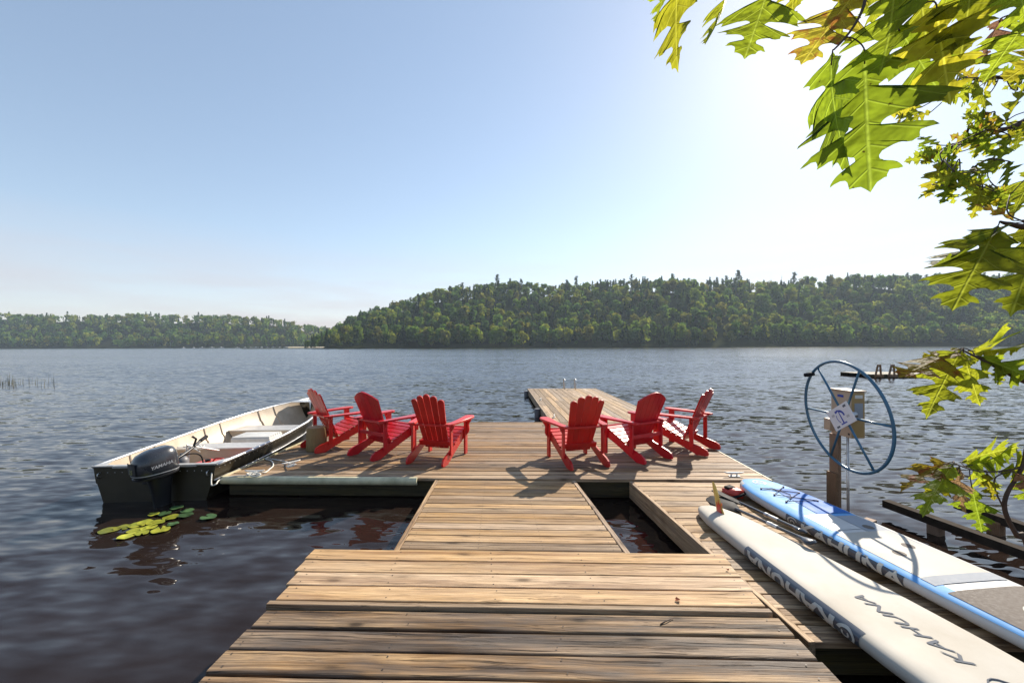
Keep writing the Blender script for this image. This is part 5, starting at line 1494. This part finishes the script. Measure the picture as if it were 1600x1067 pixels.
# ---- thin reeds on the left
m = MB(); rs = random.Random(4)
for k in range(75):
    px = rs.choice([rs.uniform(-40, 28), rs.uniform(-10, 85)]); p = P(px, rs.uniform(597, 606), 0)
    h_ = rs.uniform(0.15, 0.55); a = rs.uniform(-0.12, 0.12)
    m.tube([p, p + Vector((a * h_, 0, h_))], [0.007, 0.003], 3)
o = m.build('reeds', plain_mat('reed', (0.16, 0.15, 0.09), 0.8)); tag(o, 'sparse thin reeds standing in the water at far left', 'reeds', kind='stuff')
# ---- litter on the landing deck
def small_leaf(px, py, z, lab, s, rz, mat):
    pts = [(0, 0), (0.2, 0.15), (0.3, 0.35), (0.55, 0.3), (0.6, 0.5), (0.8, 0.25), (1.0, 0.0), (0.8, -0.25), (0.6, -0.45), (0.55, -0.28), (0.3, -0.35), (0.2, -0.15)]
    m = MB(); vs = [(x * s, y * s, 0.006 + 0.02 * s / 0.05 * abs(y) * 0.6 + 0.006 * math.sin(3 * x)) for x, y in pts]; m.add(vs + [(0.5 * s, 0, 0.003)], [(i, (i + 1) % 12, 12) for i in range(12)])
    p = P(px, py, z); o = m.build('fallen_leaf', mat, loc=p, rot=(0, 0, rz)); tag(o, lab, 'leaf', 'fallen leaves on the deck')
rust = plain_mat('rust_leaf', (0.36, 0.10, 0.03), 0.7, var=0.3, scale=40)
small_leaf(1055, 940, Z_FG, 'curled rust-coloured leaf near the strip in the deck', 0.035, 0.4, rust)
small_leaf(1138, 893, Z_FG, 'tiny rust-coloured leaf on the right end of an amber board', 0.022, 1.4, rust)
m = MB(); m.tube([P(1032, 975, Z_OLD + 0.006), P(1042, 969, Z_OLD + 0.012), P(1052, 965, Z_OLD + 0.008)], [0.0035, 0.003, 0.002], 6)
tag(m.build('fallen_twig', M['twig'], smooth=True), 'short dark twig lying on the grey deck boards', 'twig')
# ================================================================== OAK LEAVES AGAINST THE LIGHT
OUT = [(0, 0), (.03, .02), (.08, .06), (.13, .15), (.19, .235), (.205, .18), (.24, .185), (.265, .09), (.295, .065), (.33, .11), (.37, .25), (.40, .36), (.465, .455), (.462, .36), (.525, .385), (.515, .25),
       (.525, .13), (.555, .08), (.585, .085), (.625, .20), (.66, .29), (.725, .355), (.712, .265), (.765, .265), (.74, .16), (.755, .085), (.785, .065), (.82, .10), (.845, .165), (.895, .205), (.885, .12), (.935, .105), (.945, .045), (1.0, 0)]
SHARP = {(0, 0), (.19, .235), (.24, .185), (.40, .36), (.465, .455), (.525, .385), (.725, .355), (.765, .265), (.895, .205), (.935, .105), (1.0, 0)}
def smooth_outline():
    runs, cur = [], [OUT[0]]
    for p in OUT[1:]:
        cur.append(p)
        if p in SHARP: runs.append(cur); cur = [p]
    out = [OUT[0]]
    for r_ in runs:
        q = catmull([Vector((a_, b_, 0)) for a_, b_ in r_], 3)
        out += [(v.x, max(0.0, v.y)) for v in q[1:]]
    return out
OUT = smooth_outline()
def leaf_mesh(seed, mat, nw=4, curl=1.0):
    rs = random.Random(seed)
    verts, faces, uvs = [], [], []
    fold = rs.uniform(-0.1, 0.45); bend = rs.uniform(-0.35, 0.25) * curl; tw = rs.uniform(-0.6, 0.6) * curl
    wavx, wavp = rs.uniform(0.03, 0.07) * curl, rs.uniform(0, 6)
    lop = [rs.uniform(0.82, 1.15) for _ in range(8)]
    for side in (1, -1):
        rows = []
        last = 0.0
        for i, (y, x) in enumerate(OUT):
            k = lop[int(y * 3.99) + (4 if side < 0 else 0)]
            x2 = x * 0.88 * k * (1 + rs.uniform(-0.02, 0.02)); y2 = y + (rs.uniform(-0.004, 0.004) if 0 < i < len(OUT) - 1 else 0) + (0.015 * side if 0.1 < y < 0.9 else 0)
            m_ = max(last, min(y2, y2 - 0.62 * x2)); m_ = max(0, m_); last = m_
            if i == len(OUT) - 1: m_ = 1.0
            rows.append([(m_ + (y2 - m_) * q / nw, side * x2 * q / nw) for q in range(nw + 1)])
        b = len(verts)
        for r_ in rows:
            for (y, x) in r_:
                z = fold * abs(x) + bend * y * y + wavx * math.sin(9 * y + wavp + 3 * side) * abs(x) * 6 * 0.5 - 0.35 * abs(x) ** 2 * 0.6
                z += tw * x * (y - 0.3)
                verts.append((y, x, z)); uvs.append((y, x))
        n1 = nw + 1
        for i in range(len(rows) - 1):
            for q in range(nw):
                f = (b + i * n1 + q, b + i * n1 + q + 1, b + (i + 1) * n1 + q + 1, b + (i + 1) * n1 + q)
                faces.append(f if side > 0 else f[::-1])
    me = bpy.data.meshes.new('leaf'); me.from_pydata(verts, [], faces)
    ul = me.uv_layers.new(name='UVMap')
    idx = np.empty(len(me.loops), np.int32); me.loops.foreach_get('vertex_index', idx)
    ul.data.foreach_set('uv', np.array(uvs, np.float32)[idx].ravel())
    me.polygons.foreach_set('use_smooth', [True] * len(me.polygons))
    me.materials.append(mat); me.update()
    return me
LEAF = {c: [leaf_mesh(100 + i, M[mn], 4, 1.0 if c != 'd' else 2.4) for i in range(6 if c in 'gy' else 3)] for c, mn in (('g', 'leaf'), ('y', 'leaf_y'), ('o', 'leaf_o'), ('d', 'leaf_dry'))}
CAMP = Vector((0, 0, CZ))
def put_leaf(B, T, roll, c, wsc, parent, var):
    ax = (T - B); Ln = ax.length; ax.normalize()
    to = (CAMP - (B + T) / 2).normalized(); az = (to - ax * to.dot(ax)).normalized()
    az = Matrix.Rotation(R(roll), 3, ax) @ az; ay = az.cross(ax)
    o = bpy.data.objects.new('leaf', LEAF[c][var % len(LEAF[c])]); C.objects.link(o)
    mw = Matrix((ax * Ln, ay * Ln * wsc, az * Ln)).transposed().to_4x4(); mw.translation = B
    o.parent = parent; o.matrix_local = Matrix.Translation(-Vector(parent['org'])) @ mw
    return o
def twig_mesh(paths):
    m = MB()
    for pts, r0, r1 in paths:
        p = catmull(pts, 5); m.tube(p, [r0 + (r1 - r0) * k / (len(p) - 1) for k in range(len(p))], 7)
    return m
def branch(tree, paths, leaves, petiole=0.0011, label=None):
    """paths: twigs in world space; leaves: (base px, tip px, roll, colour, width, node px)"""
    org = Vector(tree.location)
    m = twig_mesh(paths)
    twpts = [p for pts, a, b in paths for p in catmull(pts, 5)]
    for lf in leaves:
        B = lf['B']; near = min(twpts, key=lambda p: (p - B).length)
        mid = (near + B) / 2 - (lf['T'] - B).normalized() * (near - B).length * 0.2
        m.tube(catmull([near, mid, B, B + (lf['T'] - B) * 0.12], 4), petiole, 5)
    o = m.build('branch', M['twig'], smooth=True); o.parent = tree; o.location = -org; o['org'] = tuple((0, 0, 0))
    if label: o['label'] = label
    for i, lf in enumerate(leaves):
        put_leaf(lf['B'], lf['T'], lf['roll'], lf['c'], lf.get('w', 1.0), o, lf.get('v', i))
    return o
def LF(b, t, roll, c='g', w=1.0, v=None):
    d = {'B': Q(b[0], b[1], b[2]), 'T': Q(t[0], t[1], t[2]), 'roll': roll, 'c': c, 'w': w}
    if v is not None: d['v'] = v
    return d

oak = empty('oak_tree', (3.7, 0.75, 0.1)); tag(oak, 'oak tree whose sunlit lobed leaves hang into the upper right', 'tree')
m = MB()
tr = [Vector((3.7, 0.75, 0.0)), Vector((3.66, 0.78, 1.2)), Vector((3.6, 0.8, 2.4)), Vector((3.5, 0.85, 3.8)), Vector((3.5, 0.8, 5.5))]
m.tube(catmull(tr, 5), [0.20 - 0.12 * k / 20 for k in range(21)], 12); o = m.build('trunk', M['bark'], smooth=True); child(o, oak)

# near spray at the top
n0 = Q(1362, -60, .68)
top_leaves = [LF((1350, 76, .66), (1358, 291, .61), 4, 'g', 1.0, 0), LF((1301, 80, .67), (1284, 268, .66), 58, 'g', 0.95, 1),
    LF((1345, -22, .70), (1256, 90, .68), 18, 'o', 0.9, 0), LF((1318, -30, .72), (1312, 72, .72), 28, 'g', 0.8, 2), LF((1208, -38, .76), (1163, 96, .74), 12, 'g', 1.05, 2), LF((1064, -50, .73), (1036, 96, .72), 48, 'y', 0.9, 1),
    LF((1050, -40, .76), (1020, 34, .76), 62, 'g', 0.9, 3), LF((1146, -34, .80), (1119, 78, .80), 64, 'g', 0.9, 4), LF((1462, 5, .63), (1482, 160, .61), 8, 'y', 0.95, 3),
    LF((1398, -20, .65), (1388, 134, .63), 22, 'g', 1.0, 4), LF((1522, -40, .60), (1500, 80, .59), 6, 'g', 1.0, 5), LF((1608, 30, .63), (1544, 110, .63), 14, 'g', 1.1, 1),
    LF((1660, 70, .67), (1575, 122, .67), 8, 'y', 1.0, 0), LF((1588, -50, .58), (1604, 54, .58), 18, 'g', 1.1, 3), LF((1566, 28, .66), (1530, 88, .66), 36, 'd', 0.9, 0),
    LF((1245, -44, .86), (1232, 32, .86), 28, 'y', 0.9, 5), LF((1398, 36, .68), (1474, 152, .68), 16, 'g', 0.95, 2), LF((1436, -50, .66), (1440, 60, .64), 12, 'g', 1.1, 1),
    LF((1360, -60, .74), (1402, 40, .74), 20, 'g', 1.0, 0), LF((1480, -60, .66), (1560, 20, .66), 22, 'g', 1.1, 2)]
branch(oak, [([Vector((3.55, 0.83, 3.3)), Vector((2.4, 0.8, 3.35)), Q(1720, -170, .78), Q(1560, -90, .70), n0], 0.03, 0.004),
             ([n0, Q(1352, 0, .67), Q(1341, 30, .665), Q(1322, 58, .665), Q(1303, 78, .668)], 0.0028, 0.0014),
             ([n0, Q(1250, -70, .74), Q(1140, -50, .77), Q(1060, -60, .74)], 0.004, 0.0014),
             ([Q(1560, -90, .70), Q(1480, -30, .65), Q(1440, 10, .65)], 0.004, 0.0015),
             ([Q(1720, -170, .78), Q(1640, -10, .66), Q(1615, 25, .64)], 0.005, 0.0015)], top_leaves)
# smaller, farther sprays on the right
def spray(nodes, y, n, seed, ln=0.15, droop=0.5):
    rs = random.Random(seed); out = []
    for k in range(n):
        px, py = rs.choice(nodes); px += rs.uniform(-16, 16); py += rs.uniform(-12, 12)
        B = Q(px, py, y + rs.uniform(-0.18, 0.18)); a = rs.uniform(0, 6.283)
        d = Vector((math.cos(a) - 0.25, rs.uniform(-0.5, 0.5), math.sin(a) * 0.8 - droop)).normalized()
        out.append({'B': B, 'T': B + d * ln * rs.uniform(0.75, 1.15), 'roll': rs.uniform(-70, 70), 'c': rs.choice('ggggggyyyo'), 'w': rs.uniform(0.7, 1.0), 'v': rs.randint(0, 5)})
    return out
y2 = 2.0
branch(oak, [([Vector((3.6, 0.8, 2.6)), Vector((3.3, 1.6, 2.9)), Q(1690, 150, y2), Q(1590, 195, y2), Q(1530, 215, y2), Q(1480, 232, y2)], 0.025, 0.003)],
       spray([(1480, 235), (1470, 245), (1500, 228), (1530, 215), (1545, 185), (1575, 200), (1600, 190)], y2, 34, 1), 0.0026)
branch(oak, [([Vector((3.6, 0.8, 2.4)), Vector((3.4, 1.7, 2.6)), Q(1700, 330, y2), Q(1600, 305, y2), Q(1545, 297, y2), Q(1500, 278, y2)], 0.02, 0.003)],
       spray([(1500, 275), (1490, 285), (1520, 280), (1545, 290), (1590, 300), (1560, 255)], y2 - 0.1, 26, 2), 0.0026)
branch(oak, [([Vector((3.58, 0.8, 2.9)), Vector((3.3, 1.6, 3.1)), Q(1700, 60, y2 + .2), Q(1600, 120, y2 + .2), Q(1530, 122, y2 + .2), Q(1420, 165, y2 + .2)], 0.02, 0.003)],
       spray([(1420, 160), (1440, 175), (1520, 130), (1545, 140), (1590, 135), (1600, 115)], y2 + .2, 24, 3), 0.0026)
# leaves in front of the hill
y3 = 1.0
branch(oak, [([Vector((3.65, 0.78, 1.9)), Vector((2.6, 0.95, 2.0)), Q(1720, 310, y3), Q(1620, 352, y3), Q(1578, 350, y3), Q(1562, 346, y3)], 0.018, 0.002),
             ([Q(1620, 352, y3), Q(1576, 335, y3), Q(1578, 305, y3 + .05)], 0.002, 0.0012)],
       [LF((1560, 352, 1.0), (1488, 478, .96), 12, 'g', 0.95, 0), LF((1632, 350, 1.0), (1578, 490, .98), 8, 'g', 0.9, 3), LF((1624, 262, 1.05), (1577, 326, 1.05), 30, 'g', 1.0, 1),
        LF((1600, 346, 1.03), (1640, 440, 1.0), 20, 'y', 0.9, 2), LF((1572, 352, 1.05), (1468, 440, 1.02), 55, 'g', 0.8, 4), LF((1585, 345, 1.05), (1530, 312, 1.08), 50, 'o', 0.7, 1)], 0.0013)
branch(oak, [([Vector((3.65, 0.78, 1.5)), Vector((2.4, 0.95, 1.7)), Q(1720, 640, y3), Q(1610, 600, y3), Q(1558, 574, y3), Q(1506, 548, y3)], 0.012, 0.0018)],
       [LF((1496, 546, 1.0), (1404, 592, .97), 48, 'o', 0.85, 2), LF((1503, 546, .99), (1446, 638, .95), 14, 'g', 0.85, 1), LF((1505, 549, 1.0), (1526, 634, .97), 18, 'g', 0.9, 5), LF((1512, 548, 1.02), (1606, 548, 1.04), 44, 'y', 0.8, 3),
        LF((1528, 556, 1.0), (1622, 592, .99), 12, 'g', 0.85, 4), LF((1520, 545, 1.04), (1592, 528, 1.08), 62, 'y', 0.8, 0), LF((1505, 544, 1.03), (1440, 560, 1.05), 55, 'y', 0.8, 2), LF((1556, 573, 1.0), (1563, 602, 1.0), 20, 'g', 0.8, 2)], 0.0013)

# ---- oak sapling at the lower right
sap = empty('oak_sapling', (1.66, 1.12, 0.1)); tag(sap, 'thin oak sapling with a drooping leafy twig above the cradle beams', 'sapling')
y4 = 1.12
m = twig_mesh([([Vector((1.66, 1.12, 0.1)), Vector((1.6, 1.12, 0.6)), Q(1612, 872, y4), Q(1590, 838, y4), Q(1571, 800, y4), Q(1573, 772, y4), Q(1596, 732, y4), Q(1605, 690, y4), Q(1625, 610, y4)], 0.008, 0.003)])
child(m.build('stem', M['twig'], smooth=True), sap)
branch(sap, [([Q(1597, 730, y4), Q(1572, 735, y4), Q(1540, 737, y4), Q(1515, 733, y4), Q(1488, 722, y4)], 0.0026, 0.0013), ([Q(1572, 800, y4), Q(1556, 768, y4), Q(1556, 745, y4), Q(1585, 736, y4)], 0.0022, 0.0014)],
       [LF((1484, 722, 1.12), (1406, 750, 1.1), 44, 'o', 0.8, 1), LF((1490, 723, 1.1), (1436, 802, 1.06), 40, 'g', 0.8, 0), LF((1500, 728, 1.13), (1448, 778, 1.12), 20, 'y', 0.8, 2), LF((1518, 758, 1.1), (1534, 834, 1.08), 8, 'g', 0.95, 3),
        LF((1500, 732, 1.1), (1487, 792, 1.08), 30, 'd', 0.9, 1), LF((1508, 728, 1.14), (1604, 712, 1.18), 38, 'g', 0.8, 5), LF((1502, 722, 1.15), (1566, 694, 1.2), 40, 'g', 0.8, 4), LF((1542, 738, 1.12), (1550, 782, 1.1), 14, 'y', 0.85, 1),
        LF((1585, 738, 1.1), (1650, 782, 1.08), 18, 'd', 0.9, 2), LF((1590, 734, 1.14), (1618, 800, 1.12), 22, 'g', 0.9, 0), LF((1520, 735, 1.16), (1560, 770, 1.18), 24, 'y', 0.8, 3), LF((1560, 736, 1.13), (1640, 728, 1.15), 34, 'g', 0.8, 2)], 0.0013)

# ================================================================== AIR OVER THE LAKE
mb = MB(); mb.box((0, 420, 59), (3600, 960, 124))
hz = NT('lake_haze')
pv = hz.t.nodes.new('ShaderNodeVolumePrincipled')
pv.inputs['Color'].default_value = (0.70, 0.85, 1.0, 1)
pv.inputs['Density'].default_value = 0.0002
pv.inputs['Anisotropy'].default_value = 0.2
hz.link(pv.outputs[0], hz.out.inputs['Volume'])
haze = mb.build('haze', hz.m); tag(haze, kind='stuff')
haze.visible_shadow = True
